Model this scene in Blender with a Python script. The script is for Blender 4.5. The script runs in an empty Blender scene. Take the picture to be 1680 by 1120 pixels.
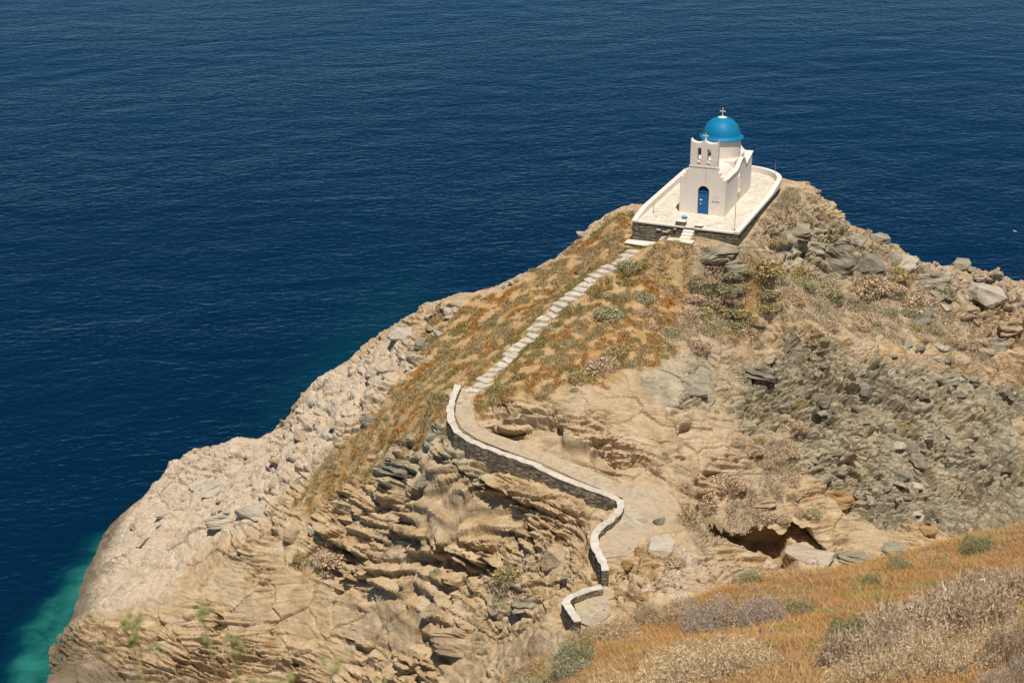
import bpy, bmesh, math, random
import numpy as np
from mathutils import Vector, Matrix

# ------------------------------------------------------------------ camera, sky, sun
SC = bpy.context.scene
COL = SC.collection
CAMZ, PITCH, FPX = 72.0, math.radians(22.0), 2700.0
cam_d = bpy.data.cameras.new('camera')
cam = bpy.data.objects.new('camera', cam_d); COL.objects.link(cam)
cam.location = (0, 0, CAMZ); cam.rotation_euler = (math.pi/2 - PITCH, 0, 0)
cam_d.sensor_width = 36; cam_d.lens = FPX*36/1680
cam_d.clip_start = .1; cam_d.clip_end = 30000
cam_d.dof.use_dof = True; cam_d.dof.focus_distance = 110; cam_d.dof.aperture_fstop = 4.5
SC.camera = cam
SC.render.filter_size = 1.15
SUN_EL, SUN_AZ = math.radians(68), math.radians(-8)   # the sun stands behind the viewer, a little to the right
sv = Vector((-math.sin(SUN_AZ)*math.cos(SUN_EL), -math.cos(SUN_AZ)*math.cos(SUN_EL), math.sin(SUN_EL)))
W = bpy.data.worlds.new('World'); SC.world = W; W.use_nodes = True
wn = W.node_tree.nodes; wb = wn['Background']
sky = wn.new('ShaderNodeTexSky'); sky.sky_type = 'NISHITA'; sky.sun_disc = False
sky.sun_elevation = SUN_EL; sky.sun_rotation = math.atan2(sv.x, sv.y)
sky.air_density = 1.0; sky.dust_density = 0.0; sky.ozone_density = 2.5; sky.altitude = 60
W.node_tree.links.new(sky.outputs[0], wb.inputs[0]); wb.inputs[1].default_value = .055
sl = bpy.data.lights.new('sun', 'SUN'); sl.energy = 4.6; sl.angle = math.radians(.5); sl.color = (1, .91, .77)
so = bpy.data.objects.new('sun', sl); COL.objects.link(so)
so.rotation_euler = (-sv).to_track_quat('-Z', 'Y').to_euler()
SC.view_settings.view_transform = 'Standard'; SC.view_settings.look = 'None'
SC.view_settings.exposure = 0.0; SC.view_settings.gamma = 1

rnd = random.Random(7)
rng = np.random.default_rng(11)

# ------------------------------------------------------------------ maths helpers
CP, SP = math.cos(PITCH), math.sin(PITCH)
def ray(u, v):
    d = (v-560)/FPX
    return np.array([(u-840)/FPX, CP-SP*d, -SP-CP*d])
def pz(u, v, z):                       # where the sight line of a photo point reaches height z
    r = ray(u, v); t = (CAMZ-z)/-r[2]
    return (r[0]*t, r[1]*t, z)
def hsh(i, j, k, seed=0):
    h = (i.astype(np.uint32)*np.uint32(374761393) + j.astype(np.uint32)*np.uint32(668265263)
         + k.astype(np.uint32)*np.uint32(2147483647) + np.uint32((seed*974711) & 0xffffffff))
    h = (h ^ (h >> np.uint32(13)))*np.uint32(1274126177)
    h = (h ^ (h >> np.uint32(16)))*np.uint32(2246822519)
    return h ^ (h >> np.uint32(15))
def h01(i, j, k, seed=0): return hsh(i, j, k, seed).astype(np.float64)/4294967295.0
def vnoise(x, y, z, seed=0):           # smooth noise in -1..1
    x, y, z = np.broadcast_arrays(x, y, z)
    xi, yi, zi = np.floor(x), np.floor(y), np.floor(z)
    fx, fy, fz = x-xi, y-yi, z-zi
    xi, yi, zi = xi.astype(np.int64), yi.astype(np.int64), zi.astype(np.int64)
    ux, uy, uz = [f*f*f*(f*(f*6-15)+10) for f in (fx, fy, fz)]
    out = 0
    for a in (0, 1):
        for b in (0, 1):
            for c in (0, 1):
                h = hsh(xi+a, yi+b, zi+c, seed)
                gx = (h & np.uint32(1023)).astype(np.float64)/511.5-1
                gy = ((h >> np.uint32(10)) & np.uint32(1023)).astype(np.float64)/511.5-1
                gz = ((h >> np.uint32(20)) & np.uint32(1023)).astype(np.float64)/511.5-1
                w = (ux if a else 1-ux)*(uy if b else 1-uy)*(uz if c else 1-uz)
                out = out + w*(gx*(fx-a)+gy*(fy-b)+gz*(fz-c))
    return out*1.3
def fbm(x, y, z, o=4, seed=0, g=.5):
    s, a, f = 0, 1, 1
    for i in range(o):
        s = s+a*vnoise(x*f, y*f, z*f, seed+i); a *= g; f *= 2.03
    return s
def sstep(a, b, x):
    t = np.clip((x-a)/(b-a), 0, 1); return t*t*(3-2*t)
def blocks(x, y, z, cell, seed):       # broken angular blocks: (height, crack)
    x, y, z = x/cell, y/cell, z/cell
    xi, yi, zi = [np.floor(q).astype(np.int64) for q in (x, y, z)]
    f1 = np.full(x.shape, 9.); f2 = f1.copy(); hh = np.zeros(x.shape)
    for a in (-1, 0, 1):
        for b in (-1, 0, 1):
            for c in (-1, 0, 1):
                i, j, k = xi+a, yi+b, zi+c
                dx = x-(i+h01(i, j, k, seed)); dy = y-(j+h01(i, j, k, seed+1)); dz = z-(k+h01(i, j, k, seed+2))
                d = dx*dx+dy*dy+dz*dz
                tilt = (dx*(h01(i, j, k, seed+3)-.5)+dy*(h01(i, j, k, seed+4)-.5)+dz*(h01(i, j, k, seed+5)-.5))*1.6 + (h01(i, j, k, seed+6)-.5)*.9
                n = d < f1
                f2 = np.where(n, f1, np.minimum(f2, d)); hh = np.where(n, tilt, hh); f1 = np.where(n, d, f1)
    return hh, np.sqrt(f2)-np.sqrt(f1), f1
def segdist(x, y, ax, ay, bx, by):
    vx, vy = bx-ax, by-ay
    t = np.clip(((x-ax)*vx+(y-ay)*vy)/max(vx*vx+vy*vy, 1e-9), 0, 1)
    return np.hypot(x-ax-t*vx, y-ay-t*vy), t
def polymask(x, y, poly, soft):        # 1 inside a plan polygon, 0 outside, soft edge
    ins = np.zeros(x.shape, bool); dm = np.full(x.shape, 1e9); n = len(poly)
    for i in range(n):
        ax, ay = poly[i][:2]; bx, by = poly[(i+1) % n][:2]
        d, _ = segdist(x, y, ax, ay, bx, by); dm = np.minimum(dm, d)
        c = (ay > y) != (by > y)
        ins ^= c & (x < (bx-ax)*(y-ay)/((by-ay) if abs(by-ay) > 1e-9 else 1e-9)+ax)
    return sstep(-soft, soft, np.where(ins, dm, -dm))

# ------------------------------------------------------------------ object helpers
def link(o, parent=None):
    COL.objects.link(o)
    if parent: o.parent = parent
    return o
def tag(o, label=None, cat=None, group=None, kind=None):
    for k, v in (('label', label), ('category', cat), ('group', group), ('kind', kind)):
        if v: o[k] = v
    return o
def empty(name, loc, rz=0):
    o = bpy.data.objects.new(name, None); link(o)
    o.location = loc; o.rotation_euler = (0, 0, rz); o.empty_display_size = .2
    return o
def npmesh(name, v, f, mats, smooth=False, col=None, colname='tint', idx=None):
    me = bpy.data.meshes.new(name)
    v = np.asarray(v, np.float32); f = np.asarray(f, np.int32); k = f.shape[1]
    me.vertices.add(len(v)); me.vertices.foreach_set('co', v.ravel())
    me.loops.add(f.size); me.loops.foreach_set('vertex_index', f.ravel())
    me.polygons.add(len(f)); me.polygons.foreach_set('loop_start', np.arange(0, f.size, k, dtype=np.int32))
    me.polygons.foreach_set('loop_total', np.full(len(f), k, np.int32))
    me.polygons.foreach_set('use_smooth', np.full(len(f), smooth, bool))
    for m in (mats if isinstance(mats, (list, tuple)) else [mats]): me.materials.append(m)
    if idx is not None: me.polygons.foreach_set('material_index', np.asarray(idx, np.int32))
    if col is not None:
        for nm, c in (col.items() if isinstance(col, dict) else ((colname, col),)):
            c = np.asarray(c, np.float32)
            if c.ndim == 1:
                at = me.attributes.new(nm, 'FLOAT', 'POINT'); at.data.foreach_set('value', c)
            else:
                at = me.attributes.new(nm, 'FLOAT_COLOR', 'POINT')
                at.data.foreach_set('color', np.concatenate([c[:, :3], np.ones((len(c), 1), np.float32)], 1).ravel())
    me.update(calc_edges=True); me.validate()
    return me
class MB:                              # collects simple solids into one mesh
    def __init__(s): s.v, s.f = [], []
    def add(s, vs, fs):
        b = len(s.v); s.v += [tuple(p) for p in vs]; s.f += [tuple(b+i for i in q) for q in fs]
    def hexa(s, p):                    # 8 points: bottom ring 0-3, top ring 4-7
        s.add(p, [(0, 3, 2, 1), (4, 5, 6, 7), (0, 1, 5, 4), (1, 2, 6, 5), (2, 3, 7, 6), (3, 0, 4, 7)])
    def box(s, x0, x1, y0, y1, z0, z1):
        s.hexa([(x0, y0, z0), (x1, y0, z0), (x1, y1, z0), (x0, y1, z0), (x0, y0, z1), (x1, y0, z1), (x1, y1, z1), (x0, y1, z1)])
    def lathe(s, prof, n=32, c=(0, 0, 0), a0=0, a1=2*math.pi, caps=True):
        full = abs(a1-a0-2*math.pi) < 1e-6; m = n if full else n+1
        vs = [(c[0]+r*math.cos(a0+(a1-a0)*i/n), c[1]+r*math.sin(a0+(a1-a0)*i/n), c[2]+z) for r, z in prof for i in range(m)]
        fs = [(j*m+i, j*m+(i+1) % m, (j+1)*m+(i+1) % m, (j+1)*m+i) for j in range(len(prof)-1) for i in range(n)]
        if caps and full: fs += [tuple(reversed(range(m))), tuple((len(prof)-1)*m+i for i in range(m))]
        s.add(vs, fs)
    def tube(s, pts, r, n=6):
        rings = []; pts = [Vector(p) for p in pts]
        for i, p in enumerate(pts):
            d = (pts[min(i+1, len(pts)-1)]-pts[max(i-1, 0)]).normalized()
            a = d.orthogonal().normalized(); b = d.cross(a)
            rr = r[i] if isinstance(r, (list, tuple)) else r
            rings.append([p+a*rr*math.cos(2*math.pi*k/n)+b*rr*math.sin(2*math.pi*k/n) for k in range(n)])
        vs = [q for g in rings for q in g]
        fs = [(j*n+i, j*n+(i+1) % n, (j+1)*n+(i+1) % n, (j+1)*n+i) for j in range(len(pts)-1) for i in range(n)]
        fs += [tuple(reversed(range(n))), tuple((len(pts)-1)*n+i for i in range(n))]
        s.add(vs, fs)
    def extr(s, poly, axis, a, b):     # extrude a 2D outline: axis 'y' (x,z outline) or 'x' (y,z outline)
        n = len(poly); P = (lambda p, q: (p[0], q, p[1])) if axis == 'y' else (lambda p, q: (q, p[0], p[1])) if axis == 'x' else (lambda p, q: (p[0], p[1], q))
        s.add([P(p, a) for p in poly]+[P(p, b) for p in poly],
              [tuple(range(n)), tuple(range(2*n-1, n-1, -1))]+[(i, i+n, (i+1) % n+n, (i+1) % n) for i in range(n)])
    def mesh(s, name, mat, smooth=False, bevel=0, seg=2):
        me = bpy.data.meshes.new(name); me.from_pydata(s.v, [], s.f); me.materials.append(mat)
        bm = bmesh.new(); bm.from_mesh(me)
        bmesh.ops.recalc_face_normals(bm, faces=bm.faces)
        if bevel:
            ed = [e for e in bm.edges if len(e.link_faces) == 2 and e.calc_face_angle(0) > .5]
            bmesh.ops.bevel(bm, geom=ed, offset=bevel, segments=seg, profile=.6, affect='EDGES', clamp_overlap=True)
        for f in bm.faces: f.smooth = smooth
        if smooth:
            for e in bm.edges:
                if len(e.link_faces) == 2 and e.calc_face_angle(0) > .7: e.smooth = False
        bm.to_mesh(me); bm.free(); me.update()
        return me
    def build(s, name, mat, parent=None, **k):
        return link(bpy.data.objects.new(name, s.mesh(name, mat, **k)), parent)

# ------------------------------------------------------------------ materials
class NT:
    def __init__(s, name, rough=.85, spec=.2):
        s.m = bpy.data.materials.new(name); s.m.use_nodes = True; s.t = s.m.node_tree; s.n = s.t.nodes
        s.b = s.n['Principled BSDF']; s.b.inputs['Roughness'].default_value = rough
        s.b.inputs['Specular IOR Level'].default_value = spec
        s.co = s.n.new('ShaderNodeTexCoord').outputs['Object']
    def L(s, a, b): s.t.links.new(a, b)
    def val(s, sock, v):
        if isinstance(v, bpy.types.NodeSocket): s.L(v, sock)
        elif isinstance(v, (tuple, list)) and len(v) == 3 and sock.type == 'RGBA': sock.default_value = (*v, 1)
        else: sock.default_value = v
    def attr(s, name, out='Color'):
        a = s.n.new('ShaderNodeAttribute'); a.attribute_name = name; return a.outputs[out]
    def sep(s, vec):
        a = s.n.new('ShaderNodeSeparateXYZ'); s.L(vec, a.inputs[0]); return a.outputs
    def comb(s, x, y, z):
        a = s.n.new('ShaderNodeCombineXYZ')
        for i, q in enumerate((x, y, z)): s.val(a.inputs[i], q)
        return a.outputs[0]
    def math(s, op, a, b=0., c=0., clamp=False):
        m = s.n.new('ShaderNodeMath'); m.operation = op; m.use_clamp = clamp
        for i, q in enumerate((a, b, c)): s.val(m.inputs[i], q)
        return m.outputs[0]
    def mapv(s, vec, sc=(1, 1, 1), rot=(0, 0, 0), loc=(0, 0, 0)):
        m = s.n.new('ShaderNodeMapping'); s.L(vec, m.inputs[0])
        m.inputs['Scale'].default_value = sc; m.inputs['Rotation'].default_value = rot; m.inputs['Location'].default_value = loc
        return m.outputs[0]
    def noise(s, scale=1., detail=4., rough=.55, vec=None, dist=0., out='Fac'):
        m = s.n.new('ShaderNodeTexNoise'); s.L(vec if vec is not None else s.co, m.inputs['Vector'])
        m.inputs['Scale'].default_value = scale; m.inputs['Detail'].default_value = detail
        m.inputs['Roughness'].default_value = rough; m.inputs['Distortion'].default_value = dist
        return m.outputs[out]
    def voro(s, scale=1., feat='F1', vec=None, out='Distance', rand=1.):
        m = s.n.new('ShaderNodeTexVoronoi'); m.feature = feat; s.L(vec if vec is not None else s.co, m.inputs['Vector'])
        m.inputs['Scale'].default_value = scale; m.inputs['Randomness'].default_value = rand
        return m.outputs[out]
    def ramp(s, fac, stops, interp='LINEAR'):
        r = s.n.new('ShaderNodeValToRGB'); r.color_ramp.interpolation = interp; e = r.color_ramp.elements
        for i, (p, c) in enumerate(stops):
            q = e[i] if i < 2 else e.new(p)
            q.position = p; q.color = (*c, 1) if isinstance(c, (tuple, list)) else (c, c, c, 1)
        s.L(fac, r.inputs[0]); return r.outputs[0]
    def mix(s, fac, a, b, mode='MIX'):
        m = s.n.new('ShaderNodeMix'); m.data_type = 'RGBA'; m.blend_type = mode
        s.val(m.inputs[0], fac); s.val(m.inputs[6], a); s.val(m.inputs[7], b); return m.outputs[2]
    def bump(s, h, strength=.5, dist=.1, prev=None):
        b = s.n.new('ShaderNodeBump'); b.inputs['Strength'].default_value = strength; b.inputs['Distance'].default_value = dist
        s.L(h, b.inputs['Height'])
        if prev is not None: s.L(prev, b.inputs['Normal'])
        return b.outputs[0]
    def out(s, col=None, nrm=None, rough=None):
        if col is not None: s.val(s.b.inputs['Base Color'], col)
        if nrm is not None: s.L(nrm, s.b.inputs['Normal'])
        if rough is not None: s.val(s.b.inputs['Roughness'], rough)
        return s.m
def plain(name, c, rough=.8, spec=.2, var=.15, scale=3., bs=.15, bd=.02):
    t = NT(name, rough, spec)
    n = t.noise(scale, 6, .6)
    return t.out(t.mix(n, [q*(1-var) for q in c], [min(1, q*(1+var)) for q in c]), t.bump(t.noise(scale*6, 4), bs, bd))
def tinted(name, rough=.8, spec=.15):
    t = NT(name, rough, spec); return t.out(t.attr('tint'))

# ================================================================== THE HEADLAND
# Heights read off the photograph: (photo u, photo v, height above the sea in metres)
CT = [
 # back edge from the chapel down to the western tip
 (1090,310,31.5),(1040,338,30.4),(1000,352,29),(940,398,27.8),(850,455,26),(790,480,25),(745,493,24),(700,512,22.4),(650,540,20),(590,585,16.8),(540,610,15),(500,635,13.5),
 (460,700,10),(400,713,8.5),(340,732,6.8),(285,752,4.8),(240,808,2.2),(200,842,1),(172,878,0),(150,915,0),(130,965,0),(100,1030,0),(80,1100,0),(70,1140,0),
 # western slab
 (200,930,2.6),(180,1000,2.2),(260,870,3.4),(300,800,4.6),(350,800,6.2),(400,760,8.2),(450,740,9.8),(330,880,6),(400,870,9),(300,950,5.6),(380,950,7.6),(250,1000,4.2),
 (140,1050,1.4),(300,1030,4.6),(200,1060,2.2),(300,1090,2.2),(180,1110,.9),(450,800,11.2),(500,740,13.4),(550,690,16.2),(560,640,17),(600,620,18.6),
 # grass slope west of the steps
 (640,660,20.8),(640,600,21),(700,600,22.6),(700,660,22.4),(800,540,25),(900,470,27),(1000,400,29.4),(740,560,23.8),(550,750,16),(480,820,11.8),(600,710,18.8),
 # cliff under the turn of the path
 (650,740,19.2),(740,725,21.6),(700,780,20.0),(600,780,16),(560,830,14),(650,820,17.3),(650,880,15.4),(560,900,11.9),(500,900,10.4),(650,940,13.4),(560,980,9.4),(650,1000,11),
 (450,960,8.6),(450,1030,6),(400,1060,4.8),(560,1060,7.0),(650,1070,8.8),(500,1110,4.8),(400,1110,3.2),(650,1120,7.2),(720,1080,10.4),(740,960,15.2),(740,900,17.0),
 (700,850,18.4),(800,850,19.3),(800,900,18.0),(800,950,16.6),(800,1000,15.0),(760,1040,12.8),(850,850,20.2),(850,900,19),(850,960,17.5),(900,960,18.4),(850,1010,16.2),(800,1060,13.2),
 (920,900,20.0),(900,850,20.8),(960,900,20.6),(960,860,21.2),(880,1020,17.6),(920,1000,19.2),
 (765,752,22.2),(742,790,20.8),(742,840,18.9),(775,805,20.6),(720,760,20.9),(830,777,22.0),(800,802,20.2),(900,802,21.4),(950,817,21.2),(985,830,20.9),
 # the saddle and the knoll beside it
 (985,945,20.3),(965,990,20.3),(950,1030,20),(1040,960,21.4),(1100,910,22),(1150,930,21),(1030,915,22),(1150,880,21.4),(1100,960,20.6),(1180,960,17.8),
 (1060,850,21.8),(1030,880,21.7),(1100,830,22),(1010,1010,20),
 # rock face above the path
 (985,790,22.6),(960,740,23.6),(960,690,25.2),(960,620,26.6),(900,650,25.4),(860,700,24.2),(800,660,24.5),(860,610,26),(1060,700,24.6),(1060,640,25.9),(1100,770,22.8),(1040,785,22.4),
 # slope under the chapel
 (1060,420,29.8),(1100,440,29.4),(1000,500,28),(1100,500,28),(1000,560,27),(1100,600,26),(1130,400,31.0),(1180,395,31.1),(1180,430,29.4),(1250,395,29.6),(1200,500,26.6),(1200,600,24.4),
 (1150,700,23.2),(1250,700,21.4),(1250,800,19),(1200,860,19.9),(1200,884,19.0),(1200,908,16.7),(1240,885,17.9),(1240,920,15.8),(1320,885,16.6),(1320,925,14.8),(1185,915,16.9),
 # eastern slopes
 (1300,400,28.4),(1340,340,30),(1290,302,31.2),(1350,322,29.8),(1385,368,27),(1330,440,26.6),(1370,440,25.6),(1450,387,26.3),(1420,440,25.2),(1510,425,24),(1580,440,23.2),(1680,458,22.3),
 (1350,500,24.4),(1500,500,22.4),(1650,560,19.4),(1400,560,23.2),(1550,600,20),(1400,640,21.4),(1400,700,19.8),(1400,760,18),(1400,830,16),(1500,700,18.6),(1600,700,17),(1600,800,14.6),
 (1680,700,15.6),(1680,840,13.4),(1550,870,14),(1420,880,14.8),(1680,620,17.8),(1680,520,20.6),
]
pts = [pz(u, v, z) for u, v, z in CT]
for (u, v, z) in CT[:17]:                          # behind the skyline the rock drops to the sea
    x, y, zz = pz(u, v, z); pts += [(x-.5, y+5, zz-5-zz*.15), (x-1, y+12, min(-1, zz*.3-6)), (x-1, y+22, -5)]
for (u, v, z) in CT[17:24]:
    x, y, zz = pz(u, v, z); pts += [(x-3, y+1, -2.5), (x-10, y+2, -6)]
for (u, v, z) in [(1290,302,31.2),(1350,322,29.8),(1450,387,26.3),(1510,425,24),(1580,440,23.2),(1680,458,22.3)]:
    x, y, zz = pz(u, v, z); pts += [(x+1, y+5, zz-5), (x+2, y+12, 6), (x+2, y+20, -4)]
pts += [(60,140,19),(60,150,3),(60,160,-5),(60,120,14),(60,105,9),(46,95,8),(60,90,5),(30,92,12),(30,76,12),(14,78,18),(5,76,18.5),(-3,81,12),(-6,76,6),(-12,84,1),(-20,90,0),(-18,76,-3),
        (-34,98,-2),(-30,88,-4),(-44,100,-6),(-46,78,-6),(-46,160,-6),(0,160,-6),(-25,98,.6),(-16,91,2.4),(-6,86,8)]
# the chapel's yard in plan
YC = np.array(pz(1037, 362, 32.0)); YR = np.array(pz(1212, 383, 32.0))
pts += [(*YC[:2], 31.2), (*(YC+(YR-YC)*.5)[:2], 31), (*YR[:2], 30.8)]
P = np.array(pts)
C2 = 2.2
def phi(dx, dy): return np.sqrt(dx*dx+dy*dy+C2*C2)
A = phi(P[:, None, 0]-P[None, :, 0], P[:, None, 1]-P[None, :, 1])
N = len(P); M = np.zeros((N+3, N+3)); M[:N, :N] = A - .35*np.eye(N); M[:N, N] = 1; M[:N, N+1:] = P[:, :2]; M[N:, :N] = M[:N, N:].T
SOL = np.linalg.solve(M, np.concatenate([P[:, 2], [0, 0, 0]]))
X0, X1, Y0, Y1, ST = -43., 55., 79., 149., .075
gx = np.arange(X0, X1, ST); gy = np.arange(Y0, Y1, ST)
def rbf_grid(gx, gy):
    out = np.empty((len(gy), len(gx)))
    for r in range(len(gy)):
        out[r] = phi(gx[:, None]-P[None, :, 0], gy[r]-P[None, :, 1])@SOL[:N]
    return out+SOL[N]+SOL[N+1]*gx[None]+SOL[N+2]*gy[:, None]
cgx = np.arange(X0, X1+.9, .6); cgy = np.arange(Y0, Y1+.9, .6)
CG = rbf_grid(cgx, cgy)
def base(x, y):                                    # bicubic-ish lookup of the coarse field
    fx = np.clip((np.asarray(x, float)-X0)/.6, 0, len(cgx)-1.001); fy = np.clip((np.asarray(y, float)-Y0)/.6, 0, len(cgy)-1.001)
    i, j = fx.astype(int), fy.astype(int); a, b = fx-i, fy-j
    return CG[j, i]*(1-a)*(1-b)+CG[j, i+1]*a*(1-b)+CG[j+1, i]*(1-a)*b+CG[j+1, i+1]*a*b
def p2w(u, v):                                     # the plan position seen at a photo point
    r = ray(u, v); t = np.arange(78, 190, .1)
    x, y, z = r[0]*t, r[1]*t, CAMZ+r[2]*t
    ok = (y > Y0) & (y < Y1) & (z < base(x, y))
    i = np.argmax(ok) if ok.any() else int(np.argmin(np.where((y > Y0) & (y < Y1), z-base(x, y), 1e9)))
    return (x[i], y[i], z[i])
def wpoly(*uv): return [p2w(u, v) for u, v in uv]

# ---- the path: (outer edge u,v), (inner edge u,v), height
PATH_LOW = [((757,638),(789,640),24.6),((751,662),(778,655),24.2),((750,682),(774,680),23.9),((760,702),(781,698),23.6),((785,719),(806,710),23.4),((830,737),(846,724),23.1),
 ((890,758),(906,746),22.8),((945,784),(966,770),22.5),((992,803),(1012,792),22.2),((1024,816),(1085,800),22.05),((1022,834),(1100,815),21.95),((1002,856),(1085,850),21.85),((984,874),(1052,880),21.75),
 ((986,895),(1040,902),21.65),((995,922),(1024,914),21.6)]
PATH_UP = [(1047,411,30.3),(1030,422,30.0),(1008,437,29.6),(988,449,29.2),(967,462,28.8),(948,478,28.4),(930,492,28.0),(912,508,27.5),(895,525,27.1),(880,541,26.7),(865,557,26.3),(846,574,25.9),(826,595,25.5),(806,615,25.1),(786,633,24.7),(772,648,24.4)]
PU = [pz(*q) for q in PATH_UP]
PL = [(pz(*o, z), pz(*i, z)) for o, i, z in PATH_LOW]
LOWER_END = [pz(u, v, 20.9) for u, v in ((992,962),(940,984),(950,1020),(975,1030),(1003,1006),(996,980))]
WALL_MAIN = [pz(u, v, z) for u, v, z in ((752,631,25.0),(742,655,24.6),(739,680,24.3),(747,702,24.0),(772,722,23.8),(822,741,23.5),(882,764,23.2),(942,791,22.9),(985,806,22.6),(1012,817,22.45),(1019,830,22.35),(1003,850,22.3),(984,864,22.25),(975,880,22.2),(979,900,22.1),(989,920,22.05),(993,934,22.0))]
WALL_END = [pz(u, v, z) for u, v, z in ((988,961,21.4),(960,968,21.4),(930,983,21.4),(934,997,21.4),(948,1018,21.4))]

# ---- zones on the ground, outlined on the plan
Z_GRASS = [wpoly((1085,316),(1000,360),(940,408),(850,465),(750,505),(705,530),(690,600),(645,640),(600,700),(530,765),(478,832),(500,845),(560,790),(625,748),(700,742),(742,735),(735,690),(750,625),(800,640),(860,570),(1050,400),(1035,365)),
           wpoly((1060,402),(1130,395),(1125,440),(1100,520),(1090,590),(1000,620),(880,655),(780,672),(770,650),(860,570),(950,480),(1040,414)),
           wpoly((1190,555),(1290,500),(1270,450),(1235,480),(1215,530))]
Z_SOIL = [wpoly((1130,430),(1260,450),(1400,420),(1470,400),(1540,480),(1600,520),(1640,600),(1500,560),(1300,530),(1180,560),(1080,600)), wpoly((1240,320),(1300,310),(1340,340),(1300,400),(1220,400)),
          wpoly((1090,850),(1200,790),(1260,700),(1310,700),(1320,780),(1250,860),(1150,900)), wpoly((800,960),(850,930),(870,920),(850,980),(810,1000))]
Z_GREY = [wpoly((1205,590),(1290,560),(2000,540),(2000,850),(1520,868),(1420,850),(1330,790),(1240,720),(1200,660)), wpoly((610,735),(690,730),(790,770),(800,830),(720,800),(630,790)), wpoly((1090,390),(1210,390),(1330,340),(1400,380),(1400,470),(1340,480),(1200,440)), wpoly((1040,620),(1180,560),(1200,640),(1110,690))]
Z_PALE = [wpoly((110,1000),(175,890),(285,758),(400,718),(470,690),(520,625),(660,545),(690,560),(640,640),(560,720),(470,800),(420,870),(330,900),(260,980),(180,1020)), wpoly((1400,380),(1520,430),(2000,455),(2000,520),(1560,490)), wpoly((1060,960),(1100,900),(1180,940),(1120,990)), wpoly((1590,450),(2000,450),(2000,500),(1620,495))]
Z_TAN = [wpoly((760,690),(830,660),(1000,660),(1200,700),(1230,800),(1100,800),(980,790),(860,735)), wpoly((1020,818),(1090,795),(1110,830),(1050,885),(1010,900))]
Z_STRAT = [wpoly((540,790),(650,740),(760,745),(880,770),(990,815),(960,900),(850,930),(780,960),(740,1010),(600,1000),(500,900)), wpoly((800,640),(960,690),(1120,800),(980,795),(800,725),(770,690)), wpoly((90,1030),(250,1020),(420,1050),(700,1060),(700,1140),(60,1140))]
Z_BLOCK = [wpoly((1195,580),(1300,540),(2000,500),(2000,860),(1500,870),(1330,790),(1230,740)), wpoly((1140,400),(1300,330),(1400,360),(2000,450),(2000,560),(1480,520),(1300,460)), wpoly((820,900),(1000,880),(1100,870),(1180,950),(1050,1010),(900,1010),(800,1060),(720,1060))]

def mask(x, y, polys, soft=.6):
    m = np.zeros(x.shape)
    for p in polys: m = np.maximum(m, polymask(x, y, p, soft))
    return m
GX, GY = np.meshgrid(gx, gy)
H = base(GX, GY)
wx = GX+fbm(GX/2.5, GY/2.5, 0*GX, 3, 50)*1.3; wy = GY+fbm(GX/2.5, GY/2.5, 0*GX+5, 3, 60)*1.3
mg, ms, mgr, mp, mt = [mask(wx, wy, z, s) for z, s in ((Z_GRASS, 1.5), (Z_SOIL, 1.2), (Z_GREY, .9), (Z_PALE, .8), (Z_TAN, .8))]
mg = sstep(.30, .62, mg+fbm(GX/1.6, GY/1.6, 0*GX+2, 4, 55)*.42)
mst, mbl = mask(wx, wy, Z_STRAT, 1.2), mask(wx, wy, Z_BLOCK, 1.2)
# flatten the bed of the path
dpath = np.full(H.shape, 1e9); zp = H.copy(); halfw = np.full(H.shape, .6)
def bed(ax, ay, az, bx, by, bz, w0, w1):
    d, t = segdist(GX, GY, ax, ay, bx, by); e = d-(w0+(w1-w0)*t); n = e < dpath
    dpath[n] = e[n]; zp[n] = (az+(bz-az)*t)[n]
for a, b in zip(PU[:-1], PU[1:]): bed(*a, *b, .6, .6)
for (a, b), (c, d) in zip(PL[:-1], PL[1:]):
    A0, B0 = (np.array(a)+b)/2, (np.array(c)+d)/2
    bed(*A0, *B0, math.dist(a, b)/2, math.dist(c, d)/2)
le = sstep(.02, .6, polymask(GX, GY, LOWER_END, 1.3))
# outside of the parapet the ground lies lower
low = np.full(H.shape, 1e9); zl = H.copy()
for wl, drops in ((WALL_MAIN, (.55, .6, .7, .8, .8, .8, .85, .95, 1.05, 1.1, 1.0, .7, .7, .8, 1.2, 1.5, 1.6)), (WALL_END, (1.2, 1.0, 1.1, 1.2, .8))):
    for k, (a, b) in enumerate(zip(wl[:-1], wl[1:])):
        d, t = segdist(GX, GY, *a[:2], *b[:2]); side = (b[0]-a[0])*(GY-a[1])-(b[1]-a[1])*(GX-a[0])
        n = (d < low) & (side < 0)
        low[n] = d[n]; zl[n] = (a[2]+(b[2]-a[2])*t-(drops[k]+(drops[k+1]-drops[k])*t))[n]
nearw = sstep(3.2, .7, low)
H = H*(1-nearw)+zl*nearw
wpath = sstep(.7, .05, dpath)
H = H*(1-wpath)+(zp-.05)*wpath
H = H*(1-le)+(20.83)*le
wpath = np.maximum(wpath, le)
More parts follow.
